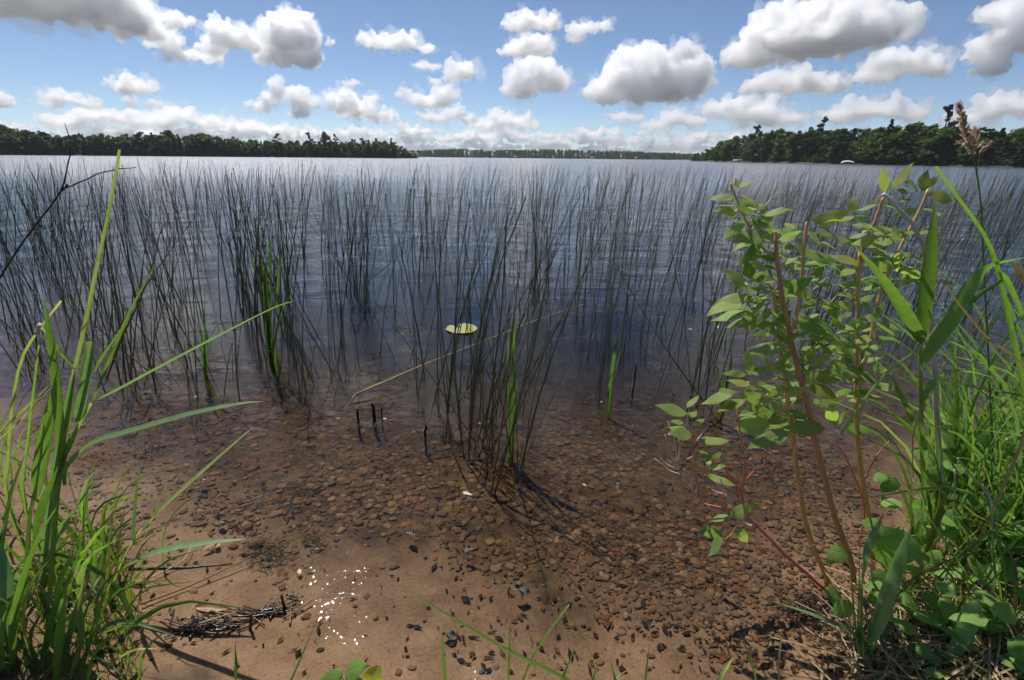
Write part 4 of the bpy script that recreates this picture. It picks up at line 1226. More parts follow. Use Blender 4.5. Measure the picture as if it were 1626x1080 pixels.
LY = 1.16
gl_ = grass_plant(Vector((PY(70, 990, LY).x, LY, 0)), 'tallest reed grass at the left with a long pale shoot reaching above the lake')
pxw = 1.55 / F            # one photo pixel at the plant, in metres
blade(gl_, [(60, 1000), (85, 760), (105, 660), (121, 585), (139, 505), (152, 440), (166, 375), (181, 300), (191, 238)], 7.5 * pxw, 'grass_pale', LY, 0.0, 'shoot', name='shoot', n=22, fold=0.7, ground=True)
blade(gl_, [(62, 1000), (80, 850), (95, 740), (112, 640), (121, 583)], 17 * pxw, 'grass_blue', LY - 0.012, 0.0, 'leafy', n=12, fold=0.5)
blade(gl_, [(118, 590), (112, 660), (104, 700), (97, 740)], 9 * pxw, 'grass_fresh', LY + 0.01, 0, 'leafy')
blade(gl_, [(120, 583), (98, 560), (78, 533), (66, 520)], 5 * pxw, 'grass_pale', LY, -0.02, 'shoot')
gb = grass_plant(Vector((PY(80, 1000, LY - 0.05).x, LY - 0.05, 0)), 'reed grass at the left with long leaves arching right over the water')
blade(gb, [(78, 1000), (95, 765), (112, 710), (128, 672), (146, 640)], 8 * pxw, 'grass_fresh', LY - 0.05, 0, 'shoot', name='stalk', fold=0.8, ground=True)
blade(gb, [(146, 639), (190, 617), (240, 590), (340, 537), (430, 491), (471, 477)], 14 * pxw, 'grass_blue', LY - 0.05, 0.10, 'blade', n=18)
blade(gb, [(147, 640), (172, 580), (205, 500), (230, 452), (250, 412)], 8 * pxw, 'grass_fresh', LY - 0.05, 0.05, 'blade', n=14)
blade(gb, [(150, 592), (165, 565), (182, 540), (206, 503)], 10 * pxw, 'grass_fresh', LY - 0.03, 0.05, 'leafy')
blade(gb, [(127, 668), (134, 640), (141, 600), (147, 541)], 19 * pxw, 'grass_blue', LY - 0.06, 0, 'cut', fold=0.4)
blade(gb, [(100, 760), (112, 735), (145, 704), (195, 689), (300, 659), (380, 642), (420, 637)], 19 * pxw, 'grass_blue', LY - 0.07, 0.08, 'leafy', n=18)
blade(gb, [(104, 770), (98, 680), (86, 565), (68, 464)], 16 * pxw, 'grass_fresh', LY - 0.03, 0, 'leafy', ground=False)
blade(gb, [(60, 790), (72, 720), (82, 660), (90, 600)], 26 * pxw, 'grass_fresh', LY - 0.08, 0.02, 'leafy')
blade(gb, [(55, 860), (75, 790), (100, 740), (112, 690)], 20 * pxw, 'grass_dark', LY - 0.06, 0.02, 'leafy')
gd = grass_plant(Vector((PY(15, 990, LY).x, LY, 0)), 'thin dry grass stalks with pale knotted tops at the far left edge')
blade(gd, [(14, 800), (16, 720), (22, 640), (36, 570), (62, 525), (98, 478)], 6 * pxw, 'grass_pale', LY, 0.02, 'shoot', name='stalk', fold=0.8, ground=True)
blade(gd, [(40, 800), (48, 680), (57, 600), (63, 545)], 5 * pxw, 'grass_fresh', LY + 0.02, 0, 'shoot', name='stalk', fold=0.8, ground=True)
blade(gd, [(-20, 705), (20, 668), (50, 640), (82, 608)], 7 * pxw, 'grass_browntip', LY - 0.02, 0.02)
blade(gd, [(-20, 715), (20, 680), (55, 645), (84, 612)], 6 * pxw, 'grass_browntip', LY - 0.05, 0.02)
for (x, y) in ((62, 522), (64, 545), (58, 530)):
    add('knot', tube_mesh('knot', [PY(x, y, LY) - gd.location, PY(x + 3, y - 8, LY) - gd.location], 0.006, 0.004, 5, 6, 0.002, lr), 'twig_pale', gd)

gr_ = grass_plant(on_ground(165, 1000), 'grass with one straight blade pointing right across the sand')
blade(gr_, [(150, 985), (172, 945), (200, 880), (226, 838)], 5 * pxw, 'grass_pale', 1.16, 0, 'shoot', name='stalk', fold=0.8, ground=True)
blade(gr_, [(226, 840), (262, 803), (330, 742), (403, 677)], 13 * pxw, 'grass_pale', 1.16, 0.06, 'leafy')
blade(gr_, [(212, 858), (215, 810), (222, 736)], 15 * pxw, 'grass_blue', 1.17, 0.0, 'leafy')
blade(gr_, [(203, 897), (255, 875), (320, 863), (392, 856)], 13 * pxw, 'grass_blue', 1.15, 0.04, 'leafy')
blade(gr_, [(215, 880), (240, 830), (262, 770), (283, 742)], 4 * pxw, 'grass_pale', 1.17, 0.02, 'blade')
gt = grass_plant(on_ground(60, 1040), 'thick tuft of broad bright grass blades in the lower left corner')
FRONT = [([(24, 1040), (10, 950), (-4, 850)], 22, 'grass_blue'), ([(24, 1010), (70, 900), (118, 813), (152, 760)], 16, 'grass_blue'), ([(45, 1055), (95, 1000), (130, 960), (162, 912)], 20, 'grass_blue'),
         ([(92, 1085), (97, 1020), (101, 960), (106, 930)], 16, 'grass_fresh'), ([(112, 930), (135, 880), (165, 835), (207, 783)], 13, 'grass_fresh'), ([(168, 975), (172, 900), (174, 860), (176, 818)], 11, 'grass_browntip'),
         ([(20, 1060), (28, 960), (60, 860), (100, 790)], 14, 'grass_fresh'), ([(5, 1000), (2, 900), (15, 800), (40, 720)], 18, 'grass_fresh'), ([(60, 1080), (110, 1030), (150, 1000), (200, 955)], 10, 'grass_fresh'),
         ([(140, 1090), (150, 1040), (190, 1000), (240, 965)], 9, 'grass_fresh'), ([(150, 1090), (170, 1060), (210, 1035), (250, 1030)], 8, 'grass_pale'), ([(35, 1000), (45, 900), (48, 830), (55, 770)], 18, 'grass_dark'),
         ([(-10, 1010), (-20, 950), (-5, 880), (18, 800)], 20, 'grass_dark'), ([(70, 1060), (85, 980), (120, 900), (132, 840)], 14, 'grass_dark'), ([(95, 1080), (120, 980), (140, 920), (148, 870)], 12, 'grass_blue'),
         ([(125, 1085), (150, 1000), (165, 950), (190, 900)], 10, 'grass_fresh'), ([(110, 1085), (130, 1020), (128, 960), (135, 900)], 12, 'grass_pale')]
for k, (pix, w, mt_) in enumerate(FRONT):
    Yk = on_ground(min(max(pix[0][0], 0), 200), max(pix[0][1], 1000)).y
    blade(gt, pix, w * pxw * 0.95, mt_, Yk, lr.uniform(-0.02, 0.08), lr.choice(['blade', 'leafy']), ground=True, twist=lr.uniform(-0.5, 0.5))
# fill: many finer blades through the tuft
GREENS = ['grass_fresh'] * 4 + ['grass_dark'] * 3 + ['grass_blue'] * 2 + ['grass_browntip', 'straw']
def random_blades(root, n, sampler, hts, wid, lean, rg, mats=GREENS):
    for k in range(n):
        p = sampler(rg)
        h = rg.uniform(*hts); a = rg.gauss(lean[0], lean[1]); b = rg.gauss(0, 0.25); cv = rg.uniform(0.2, 0.9)
        pts = []
        for u in (0, 0.35, 0.7, 1.0):
            s = a * u + cv * u * u * (0.5 if a >= 0 else -0.5)
            pts.append(p + Vector((math.sin(s) * h * u, b * h * u * 0.6, math.cos(s) * h * u)) - root.location)
        w = rg.uniform(*wid)
        me = ribbon_mesh('blade', pts, w, profile='blade', n=8, face=Vector((rg.gauss(0, .7), -1, rg.uniform(0, .8))), twist=rg.uniform(-1, 1), fold=0.3)
        add('blade', me, rg.choice(mats), root)
rgl = random.Random(21)
def left_bank(rg):
    while True:
        x, y = rg.uniform(-1.5, -0.72), rg.uniform(0.85, 1.5)
        p = Vector((x, y, gz(x, y) - 0.01)); q = to_px(p)
        if q[0] < 225 - max(0, 960 - q[1]) * 0.5 and shore_t(np.array([x]), np.array([y]))[0] < 0.12: return p
random_blades(gt, 95, left_bank, (0.10, 0.40), (0.006, 0.016), (0.18, 0.3), rgl)
gu = grass_plant(on_ground(30, 900), 'finer grass standing behind the broad tuft at the left edge')
def left_back(rg):
    while True:
        x, y = rg.uniform(-2.3, -1.15), rg.uniform(1.1, 2.0)
        if shore_t(np.array([x]), np.array([y]))[0] < 0.05: return Vector((x, y, gz(x, y) - 0.01))
random_blades(gu, 110, left_back, (0.15, 0.6), (0.004, 0.010), (0.12, 0.25), rgl)
# dead twig over the water at the left
tw = empty('dead_branch', PY(-60, 560, 1.35))
tag(tw, 'bare dark dead branch crossing the reeds at the left edge', 'branch')
for pix, r0, r1 in [([(-70, 560), (0, 440), (60, 352), (98, 300), (107, 262), (112, 228), (103, 196)], 0.0030, 0.0009), ([(98, 301), (130, 288), (160, 275), (190, 268), (216, 266)], 0.002, 0.001), ([(98, 303), (104, 297), (108, 293)], 0.003, 0.002)]:
    add('twig', tube_mesh('twig', [PY(x, y, 1.35) - tw.location for x, y in pix], r0, r1, 16, 5, 0.0012, lr), 'twig_dark', tw)

# ------------------------------------------------------------------ grass in the front edge
def front(label, items, at_px):
    g = grass_plant(on_ground(*at_px), label)
    for pix, w, mt_, prof in items:
        Yk = on_z(pix[0][0], pix[0][1], 0.02).y
        blade(g, pix, w * 0.9 * 1.05 / F * 1.25, mt_, Yk, 0.05, prof, ground=True)
    return g
front('thin grass shoot with a long blade slanting left across the sand at the bottom', [([(930, 1115), (900, 1080), (800, 1030), (700, 970), (630, 937)], 8, 'grass_fresh', 'blade'), ([(960, 1115), (935, 1030), (895, 965), (836, 852)], 4, 'grass_pale', 'blade')], (940, 1115))
front('short upright grass shoot with a cut tip at the bottom centre', [([(822, 1115), (835, 1070), (865, 1012), (904, 960)], 8, 'grass_fresh', 'shoot'), ([(806, 1115), (808, 1050), (811, 975)], 5, 'grass_fresh', 'blade')], (815, 1115))
front('single thin blade standing left of the bottom centre', [([(708, 1120), (706, 1070), (700, 988)], 6, 'grass_fresh', 'blade')], (708, 1120))
front('bluish blade leaning right at the bottom, left of the small leafy seedling', [([(445, 1120), (468, 1070), (503, 985)], 9, 'grass_blue', 'blade')], (445, 1120))
front('dark thin blade standing in the sand below the wrack of twigs', [([(374, 1120), (375, 1060), (373, 1020)], 5, 'grass_dark', 'blade')], (374, 1120))
front('short pale blades at the bottom right of the sand', [([(1205, 1115), (1195, 1060), (1175, 1003)], 8, 'grass_fresh', 'blade'), ([(1125, 1120), (1145, 1075), (1165, 1043)], 7, 'grass_pale', 'blade'), ([(1240, 1115), (1236, 1060), (1240, 1015)], 5, 'straw', 'shoot')], (1200, 1115))
front('small tuft of short blades at the bottom, right of the centre', [([(880, 1120), (895, 1075), (913, 1028)], 7, 'grass_fresh', 'blade'), ([(985, 1120), (978, 1085), (970, 1050)], 8, 'grass_fresh', 'blade'), ([(1020, 1120), (1026, 1070), (1032, 1018)], 4, 'grass_pale', 'blade'), ([(930, 1120), (940, 1085), (950, 1050)], 7, 'grass_dark', 'blade'), ([(960, 1115), (975, 1080), (1000, 1062)], 6, 'grass_fresh', 'blade')], (930, 1118))
seed = empty('seedling', on_ground(545, 1110))
tag(seed, 'small seedling with rounded light green leaves at the bottom edge', 'plant')
add('stem', tube_mesh('stem', [Vector((0, 0, -0.01)), PY(545, 1075, seed.location.y) - seed.location], 0.002, 0.0015, 6, 5), 'stem_gold', seed)
for b, t in (((545, 1072), (505, 1078)), ((548, 1070), (578, 1056)), ((548, 1074), (575, 1085)), ((585, 1090), (600, 1062)), ((540, 1078), (520, 1092))):
    put_leaf(seed, VL['vine_leaf_yellow' if b[0] == 585 else 'vine_leaf'], PY(*b, seed.location.y), PY(*t, seed.location.y + lr.uniform(-.01, .01)), ws=0.9)
# ------------------------------------------------------------------ right bank: broad-leaved creeper, grasses, dead sticks, thatch
def coverY(py):
    return float(np.interp(py, [520, 600, 700, 800, 900, 1000, 1100], [1.95, 1.75, 1.5, 1.32, 1.17, 1.05, 0.95]))
VINE = [
 (1380, 560, 4.5, [((490,560),(665,670)),((480,780),(315,690)),((485,745),(640,700)),((500,790),(680,760)),((560,830),(680,790)),((880,680),(780,590)),((900,600),(960,650)),((880,690),(740,690)),((1040,470),(910,400)),((1040,440),(920,520)),((1050,440),(1107,520)),
   ((500,450),(615,440)),((520,500),(640,510)),((620,480),(700,470)),((560,950),(430,850)),((500,980),(420,900)),((520,960),(570,1080)),((430,860),(520,820)),((120,870),(40,910)),((200,900),(80,1000)),((80,1060),(220,1080)),((420,690),(370,610)),((1035,960),(1107,1020)),
   ((700,1070),(860,1070)),((770,560),(680,600)),((950,330),(1050,340)),((950,200),(1010,320)),((700,900),(790,860)),((860,850),(960,800)),((640,640),(720,720)),((960,900),(1060,860)),((740,780),(840,740))]),
 (1300, 780, 3.6, [((470,60),(355,70)),((470,200),(330,330)),((480,220),(360,450)),((380,210),(250,175)),((150,330),(45,405)),((960,60),(850,110)),((980,110),(1100,130)),((1060,60),(1174,110)),((1130,0),(1174,60)),((700,200),(800,110)),((690,240),(810,200)),((800,210),(950,260)),
   ((960,330),(1050,370)),((1020,300),(1110,310)),((850,350),(900,390)),((870,440),(960,430)),((960,540),(1120,480)),((980,600),(1170,590)),((790,680),(890,600)),((800,720),(950,700)),((980,740),(1060,680)),((1080,700),(1120,820)),((1140,760),(1174,700)),((1040,970),(1174,900)),
   ((540,590),(470,640)),((480,650),(660,680)),((660,560),(760,680)),((600,520),(520,430)),((400,600),(280,640)),((380,660),(300,600)),((450,700),(370,740)),((400,830),(380,760)),((180,650),(70,710)),((130,620),(60,570)),((300,480),(330,570)),((400,460),(330,560)),
   ((350,940),(460,990)),((820,980),(890,1020)),((760,1060),(900,1070)),((560,300),(640,250)),((620,420),(700,340)),((900,480),(820,540)),((1050,430),(1150,400)),((700,640),(600,600)),((520,720),(470,600)),((1000,850),(1100,830)),((620,60),(540,110)),((560,160),(640,120))]),
]
creep = empty('creeping_plant', on_ground(1560, 900))
tag(creep, 'mass of broad round-leaved creeper covering the right bank', 'plant')
for ox, oy, s, lst in VINE:
    for (b, t) in lst:
        bx, by, tx, ty = ox + b[0] / s, oy + b[1] / s, ox + t[0] / s, oy + t[1] / s
        Y0 = coverY(by) + lr.uniform(-0.03, 0.05)
        B = PY(bx, by, Y0); T = PY(tx, ty, Y0 + lr.uniform(-0.02, 0.03))
        put_leaf(creep, VL['vine_leaf_yellow' if lr.random() < 0.09 else 'vine_leaf'], B, T, ws=lr.uniform(0.95, 1.2), tilt=(lr.gauss(0, .3), lr.gauss(-.45, .25), 0.85))
# leaves deeper in the mass
def right_bank(rg, x0=0.95, x1=3.2, y0=0.85, y1=2.6, tmax=0.02):
    while True:
        x, y = rg.uniform(x0, x1), rg.uniform(y0, y1)
        if shore_t(np.array([x]), np.array([y]))[0] < tmax and x < y * 1.4 + 0.3: return Vector((x, y, gz(x, y)))
rgr = random.Random(44)
deep = empty('creeping_plant', on_ground(1600, 760))
tag(deep, 'darker creeper leaves filling in low under the grass on the right bank', 'plant')
for k in range(290):
    p = right_bank(rgr, 1.05); h = rgr.uniform(0.03, 0.24); a = rgr.uniform(0, 6.28); ln = rgr.uniform(0.045, 0.085)
    B = p + Vector((0, 0, h)); T = B + Vector((math.cos(a) * ln, math.sin(a) * ln, rgr.uniform(-0.03, 0.02)))
    put_leaf(deep, VL['vine_leaf'], B, T, tilt=(rgr.gauss(0, .35), rgr.gauss(-.2, .3), 0.9), ws=rgr.uniform(0.9, 1.2))
for k in range(26):
    p = right_bank(rgr, 1.1)
    q = p + Vector((rgr.uniform(-.05, .05), rgr.uniform(-.05, .05), rgr.uniform(0.12, 0.3)))
    add('stem', tube_mesh('stem', [p - deep.location, (p + q) / 2 - deep.location + Vector((rgr.uniform(-.02, .02), 0, 0)), q - deep.location], 0.0022, 0.0014, 8, 5), 'grass_dark', deep)

RY = 1.30
def rgrass(label, items, root_px, pw=None, name='grass_plant'):
    g = grass_plant(on_ground(*root_px), label, name)
    for it in items:
        pix, w, mt_, prof, Y, dY = it
        blade(g, pix, w * (Y + 0.1) / F * 1.05, mt_, Y, dY, prof, ground=it is items[0], n=18)
    return g
rgrass('broad reed leaf slanting from the right edge up to the shrub stems', [([(1650, 1075), (1620, 1030), (1560, 950), (1500, 860), (1440, 775), (1364, 693)], 15, 'grass_pale', 'blade', 1.02, 0.08)], (1640, 1075))
rgrass('fan of wide blue-green blades at the bottom right, in front of the thatch', [
   ([(1372, 1110), (1358, 1000), (1352, 930), (1341, 802)], 10, 'grass_fresh', 'blade', 0.97, 0.0), ([(1374, 1110), (1366, 1000), (1373, 890), (1403, 815)], 20, 'grass_blue', 'leafy', 0.96, 0.03),
   ([(1372, 1110), (1388, 1010), (1425, 900), (1447, 835)], 24, 'grass_blue', 'leafy', 0.955, 0.02), ([(1370, 1050), (1384, 990), (1404, 945), (1426, 904)], 8, 'grass_fresh', 'blade', 0.96, 0.02),
   ([(1370, 1100), (1362, 1000), (1364, 920), (1365, 850)], 8, 'grass_fresh', 'blade', 0.965, 0.01), ([(1435, 1110), (1400, 1060), (1355, 1008), (1300, 980), (1226, 954)], 17, 'grass_blue', 'blade', 0.94, 0.06)], (1375, 1100))
rgrass('single blade with a broad blunt tip at the bottom right', [([(1455, 1110), (1490, 1062), (1520, 1030), (1540, 985), (1554, 950)], 30, 'grass_blue', 'wide_tip', 0.95, 0.0)], (1455, 1105))
rgrass('tall reed with three wide leaves spreading beside the white stick', [
   ([(1464, 820), (1463, 700), (1462, 600), (1462, 540)], 9, 'grass_fresh', 'shoot', RY, 0.0), ([(1462, 545), (1440, 505), (1405, 450), (1355, 388)], 23, 'grass_fresh', 'blade', RY, -0.06), ([(1463, 545), (1468, 480), (1476, 410), (1485, 318)], 19, 'grass_fresh', 'leafy', RY, -0.02),
   ([(1465, 575), (1510, 508), (1560, 432), (1630, 408)], 20, 'grass_fresh', 'blade', RY, 0.05), ([(1460, 700), (1440, 650), (1425, 620), (1418, 590)], 10, 'grass_fresh', 'blade', RY, 0.0),
   ([(1462, 640), (1490, 600), (1530, 590), (1580, 600)], 12, 'grass_fresh', 'blade', RY, 0.05)], (1465, 830))
rgrass('long arching grass stem bowing over the lake at the right edge', [([(1660, 800), (1626, 620), (1600, 500), (1583, 425), (1560, 370), (1510, 300), (1485, 265)], 10, 'grass_fresh', 'shoot', 1.35, 0.0),
   ([(1585, 430), (1600, 450), (1626, 510), (1640, 560)], 9, 'grass_fresh', 'blade', 1.35, 0.02), ([(1590, 445), (1540, 480), (1500, 530), (1470, 545)], 7, 'grass_fresh', 'blade', 1.34, 0.02)], (1650, 820))
rgrass('thin straw stalks crossing the grass on the right bank', [([(1640, 640), (1560, 530), (1520, 480), (1490, 435)], 5, 'straw', 'shoot', 1.25, 0.0), ([(1335, 690), (1400, 600), (1460, 552), (1500, 500)], 5, 'grass_pale', 'shoot', 1.22, 0.02),
   ([(1610, 418), (1622, 440), (1640, 470)], 8, 'straw', 'shoot', 1.3, 0), ([(1420, 588), (1480, 598), (1540, 610)], 4, 'straw', 'shoot', 1.4, 0), ([(1555, 800), (1520, 750), (1500, 715), (1530, 735)], 6, 'straw', 'shoot', 1.35, 0),
   ([(1470, 640), (1450, 690), (1450, 760)], 3, 'straw', 'shoot', 1.25, 0), ([(1570, 960), (1545, 880), (1530, 830)], 4, 'straw', 'shoot', 1.15, 0)], (1600, 800))
rgrass('yellowing brown-tipped blades lying level at the right edge', [([(1500, 803), (1555, 822), (1600, 838), (1660, 858)], 10, 'grass_browntip', 'blade', 1.22, 0.0), ([(1640, 880), (1580, 840), (1540, 825), (1510, 820)], 7, 'grass_browntip', 'blade', 1.2, 0.02),
   ([(1640, 925), (1580, 890), (1530, 850), (1515, 838)], 5, 'grass_pale', 'blade', 1.15, 0.02), ([(1650, 1015), (1560, 985), (1480, 980), (1415, 978)], 6, 'grass_fresh', 'blade', 1.05, 0.02), ([(1640, 945), (1590, 925), (1550, 918)], 5, 'grass_pale', 'blade', 1.1, 0)], (1600, 880))
# flowering grass
sh = empty('flowering_grass', on_ground(1580, 760))
tag(sh, 'tall thin grass with a pinkish feathery seed head against the right woods', 'grass')
SY = 1.5
cul = [(1580, 800), (1572, 620), (1562, 420), (1558, 330), (1550, 270), (1543, 245), (1533, 205), (1524, 170)]
add('stalk', tube_mesh('stalk', [PY(x, y, SY) - sh.location for x, y in cul], 0.0032, 0.0010, 20, 5), 'grass_pale', sh)
def spikelets(axis, n, spread, ln, rg):
    mb = MB()
    for k in range(n):
        u = rg.random(); c = axis[0].lerp(axis[1], u); wdt = spread * (1.0 - 0.75 * u) * (0.4 + 0.6 * min(1, u * 4))
        a = rg.uniform(0, 6.28); r = wdt * math.sqrt(rg.random())
        p = c + Vector((math.cos(a) * r, math.sin(a) * r, rg.uniform(-.004, .004)))
        d = ((axis[1] - axis[0]).normalized() * 1.0 + Vector((math.cos(a), math.sin(a), 0)) * 0.45 + Vector((rg.gauss(0, .2), rg.gauss(0, .2), rg.gauss(0, .2)))).normalized()
        V, Fc, UV = ribbon([p, p + d * ln * 0.5, p + d * ln], ln * 0.32, 'leafy', n=4, face=Vector((rg.gauss(0, 1), rg.gauss(0, 1), rg.gauss(0, 1))))
        mb.put(V, Fc, UV)
    return mb.mesh('seed_head')
rgs = random.Random(2)
for (a, b, n, sp, ln) in [((1545, 246), (1522, 166), 280, 0.014, 0.012), ((1546, 232), (1522, 226), 45, 0.007, 0.010), ((1545, 236), (1560, 228), 30, 0.006, 0.010), ((1556, 243), (1570, 229), 55, 0.006, 0.011), ((1545, 222), (1528, 205), 50, 0.008, 0.011), ((1548, 228), (1550, 205), 45, 0.008, 0.011)]:
    add('seed_head', spikelets((PY(*a, SY) - sh.location, PY(*b, SY) - sh.location), n, sp, ln, rgs), 'seed_head', sh)
add('stalk', tube_mesh('stalk', [PY(1551, 275, SY) - sh.location, PY(1556, 243, SY) - sh.location], 0.0008, 0.0006, 5, 4), 'grass_pale', sh)
# white weathered stick
ws_ = empty('dead_stick', on_ground(1492, 800))
tag(ws_, 'weathered whitish dead stick standing upright on the right bank', 'stick')
stk = [(1497, 800), (1491, 720), (1487, 640), (1480, 540), (1475, 470), (1468, 400), (1452, 362), (1440, 345), (1403, 308)]
add('stick', tube_mesh('stick', [PY(x, y, 1.42) - ws_.location for x, y in stk], 0.0095, 0.0048, 34, 7, 0.0022, lr), 'stick_white', ws_)
for pix in ([(1484, 600), (1494, 590), (1500, 575)], [(1470, 405), (1478, 420), (1480, 440)], [(1388, 520), (1390, 560), (1385, 590), (1392, 600)]):
    add('twig', tube_mesh('twig', [PY(x, y, 1.42) - ws_.location for x, y in pix], 0.002, 0.001, 7, 5, 0.001, lr), 'twig_pale', ws_)
for lab, pix, Y in (('short pale dead stick leaning in the creeper near the right edge', [(1512, 870), (1515, 810), (1516, 745)], 1.3), ('thin pale dead stick slanting through the creeper leaves', [(1575, 800), (1560, 775), (1520, 728)], 1.32),
                    ('pale curled dead stem at the foot of the shrub', [(1388, 930), (1383, 905), (1376, 885)], 1.18), ('grey dead stalk standing low at the right edge', [(1578, 960), (1577, 880), (1572, 790), (1560, 770)], 1.22)):
    st = empty('dead_stick', PY(*pix[0], Y)); tag(st, lab, 'stick')
    add('stick', tube_mesh('stick', [PY(x, y, Y) - st.location for x, y in pix], 0.004, 0.002, 12, 6, 0.001, lr), 'stick_white', st)
# upright fine grass on the bank
gf = grass_plant(on_ground(1600, 700), 'dense upright green grass behind the creeper along the right edge')
random_blades(gf, 270, lambda rg: right_bank(rg, 1.5, 3.4, 1.3, 2.9, 0.1) , (0.35, 0.85), (0.004, 0.011), (-0.05, 0.22), rgr, ['grass_fresh'] * 5 + ['grass_pale', 'grass_blue', 'grass_dark'])
gf2 = grass_plant(on_ground(1500, 850), 'fine mixed grass growing up through the creeper leaves')
random_blades(gf2, 170, lambda rg: right_bank(rg, 1.15, 2.0, 0.95, 1.7, 0.0), (0.15, 0.55), (0.004, 0.010), (0.0, 0.35), rgr, ['grass_fresh'] * 5 + ['grass_pale', 'grass_blue', 'grass_dark', 'straw'])
gf3 = grass_plant(on_ground(1610, 760), 'tall fine bright grass crowding the right edge in front of the reeds')
def edge_bank(rg):
    while True:
        p = on_ground(rg.uniform(1430, 1680), rg.uniform(640, 900))
        if shore_t(np.array([p.x]), np.array([p.y]))[0] < 0.25: return p + Vector((0, 0, -0.02))
random_blades(gf3, 230, edge_bank, (0.4, 1.1), (0.007, 0.016), (0.0, 0.28), rgr, ['grass_fresh'] * 4 + ['grass_pale', 'grass_blue', 'grass_blue', 'grass_dark', 'grass_dark'])
# thatch of dead straw
mb = MB()
for k in range(1150):
    if k < 700:
        p = on_ground(rgr.uniform(1330, 1640), rgr.uniform(945, 1110))
        if shore_t(np.array([p.x]), np.array([p.y]))[0] > -0.02: continue
    else:
        p = right_bank(rgr, 0.80, 2.2, 0.80, 1.7, -0.03)
    a = rgr.gauss(0.45, 0.5) if rgr.random() < 0.75 else rgr.uniform(0, 3.1); ln = rgr.uniform(0.07, 0.26); z = rgr.uniform(0.004, 0.05)
    d = Vector((math.cos(a), math.sin(a), rgr.gauss(0, 0.10)))
    V, Fc, UV = ribbon([p + Vector((0, 0, z)), p + d * ln * 0.5 + Vector((0, 0, z + 0.012)), p + d * ln + Vector((0, 0, z))], rgr.uniform(0.0025, 0.0075), 'shoot', n=5, face=Vector((rgr.gauss(0, .5), -.3, 1)), fold=0.5)
    mb.put(V, Fc, UV)
o = add('dry_straw', mb.mesh('dry_straw'), 'straw'); tag(o, 'matted dry straw covering the ground at the lower right', 'straw', kind='stuff')
# short turf between and thin litter on the left bank
mb = MB()
for k in range(900):
    if k % 2: p = right_bank(rgr, 0.95, 3.0, 0.8, 2.4, 0.0)
    else: p = left_bank(rgr)
    h = rgr.uniform(0.03, 0.12); a = rgr.uniform(0, 6.28); l_ = rgr.uniform(0.1, 0.6)
    d = Vector((math.cos(a) * l_, math.sin(a) * l_, 1)) * h
    V, Fc, UV = ribbon([p, p + d * 0.6, p + d + Vector((d.x, d.y, -h * 0.2)) * 0.5], rgr.uniform(0.002, 0.005), 'blade', n=4, face=Vector((rgr.gauss(0, .8), -1, .3)))
    mb.put(V, Fc, UV)
o = add('short_grass', mb.mesh('short_grass'), 'grass_dark'); tag(o, 'short turf growing low on both banks', 'grass', kind='stuff')

# ------------------------------------------------------------------ things floating and lying about
def disc_leaf(name, n, r, notch, rg, wav=0.004):
    V, Fc, UV = [(0, 0, 0.0)], [], [(0.5, 0.5)]
    for ring in (0.5, 1.0):
        for i in range(n):
            a = notch + (2 * math.pi - 2 * notch) * i / (n - 1)
            q = r * ring * (1 + rg.uniform(-.05, .05))
            V.append((q * math.cos(a), q * math.sin(a), wav * math.sin(a * 5) * ring + rg.uniform(0, wav))); UV.append((0.5 + .5 * ring * math.cos(a), 0.5 + .5 * ring * math.sin(a)))
    for i in range(n - 1):
        Fc.append((0, 1 + i, 2 + i)); Fc.append((1 + i, 1 + n + i, 2 + n + i, 2 + i))
    return mesh_np(name, np.array(V), Fc, uv=np.array(UV))
p = on_z(733, 522, 0.006)
o = add('lily_pad', disc_leaf('lily_pad', 26, 0.125, 0.22, lr, 0.0015), 'lily', mtx=Matrix.Translation((p.x, p.y, 0.009)) @ Matrix.Rotation(2.2, 4, 'Z'))
tag(o, 'pale round lily pad floating among the reeds in the middle', 'lily pad')
br = empty('bent_reed', on_z(562, 628, 0)); tag(br, 'broken yellow reed lying slantwise across the middle clump of bulrushes', 'reed')
add('stem', tube_mesh('stem', [on_z(x, y, z) - br.location for x, y, z in ((565, 626, 0.03), (620, 602, 0.05), (690, 572, 0.06), (770, 541, 0.05), (860, 505, 0.02), (930, 482, 0.005))], 0.0062, 0.0022, 18, 6, 0.001, lr), 'reed_yellow', br)
add('broken_end', tube_mesh('broken_end', [on_z(565, 626, 0.03) - br.location, on_z(555, 640, 0.0) - br.location, on_z(545, 652, -0.03) - br.location], 0.006, 0.003, 6, 5, 0.002, lr), 'dead_leaf', br)
for pix, r, lab in (([(568, 660), (567, 650)], 0.007, 'black rotten stub with a forked foot left of the middle clump'), ([(594, 656), (590, 641)], 0.010, 'thickest black rotten stub left of the middle clump'), ([(606, 657), (605, 646)], 0.004, 'thin black stub right of the thickest one'),
                    ([(1008, 596), (1010, 580)], 0.006, 'black stub standing alone in the water right of the middle'), ([(1005, 620), (1007, 606)], 0.006, 'tiny black stub near the lone one'), ([(675, 688), (676, 676)], 0.007, 'dark stub at the foot of a thin reed near the middle clump')):
    b_ = on_z(pix[0][0], pix[0][1], 0); Yb = b_.y
    t_ = PY(pix[1][0], pix[1][1], Yb)
    o = add('rotten_stub', tube_mesh('rotten_stub', [Vector((0, 0, -0.12)), Vector((0, 0, 0)), (t_ - b_) * 0.6 + Vector((0.004, 0, 0)), t_ - b_], r * 1.1, r * 0.7, 10, 7, r * 0.18, lr), 'wet_dark', loc=b_)
    tag(o, lab, 'stub')
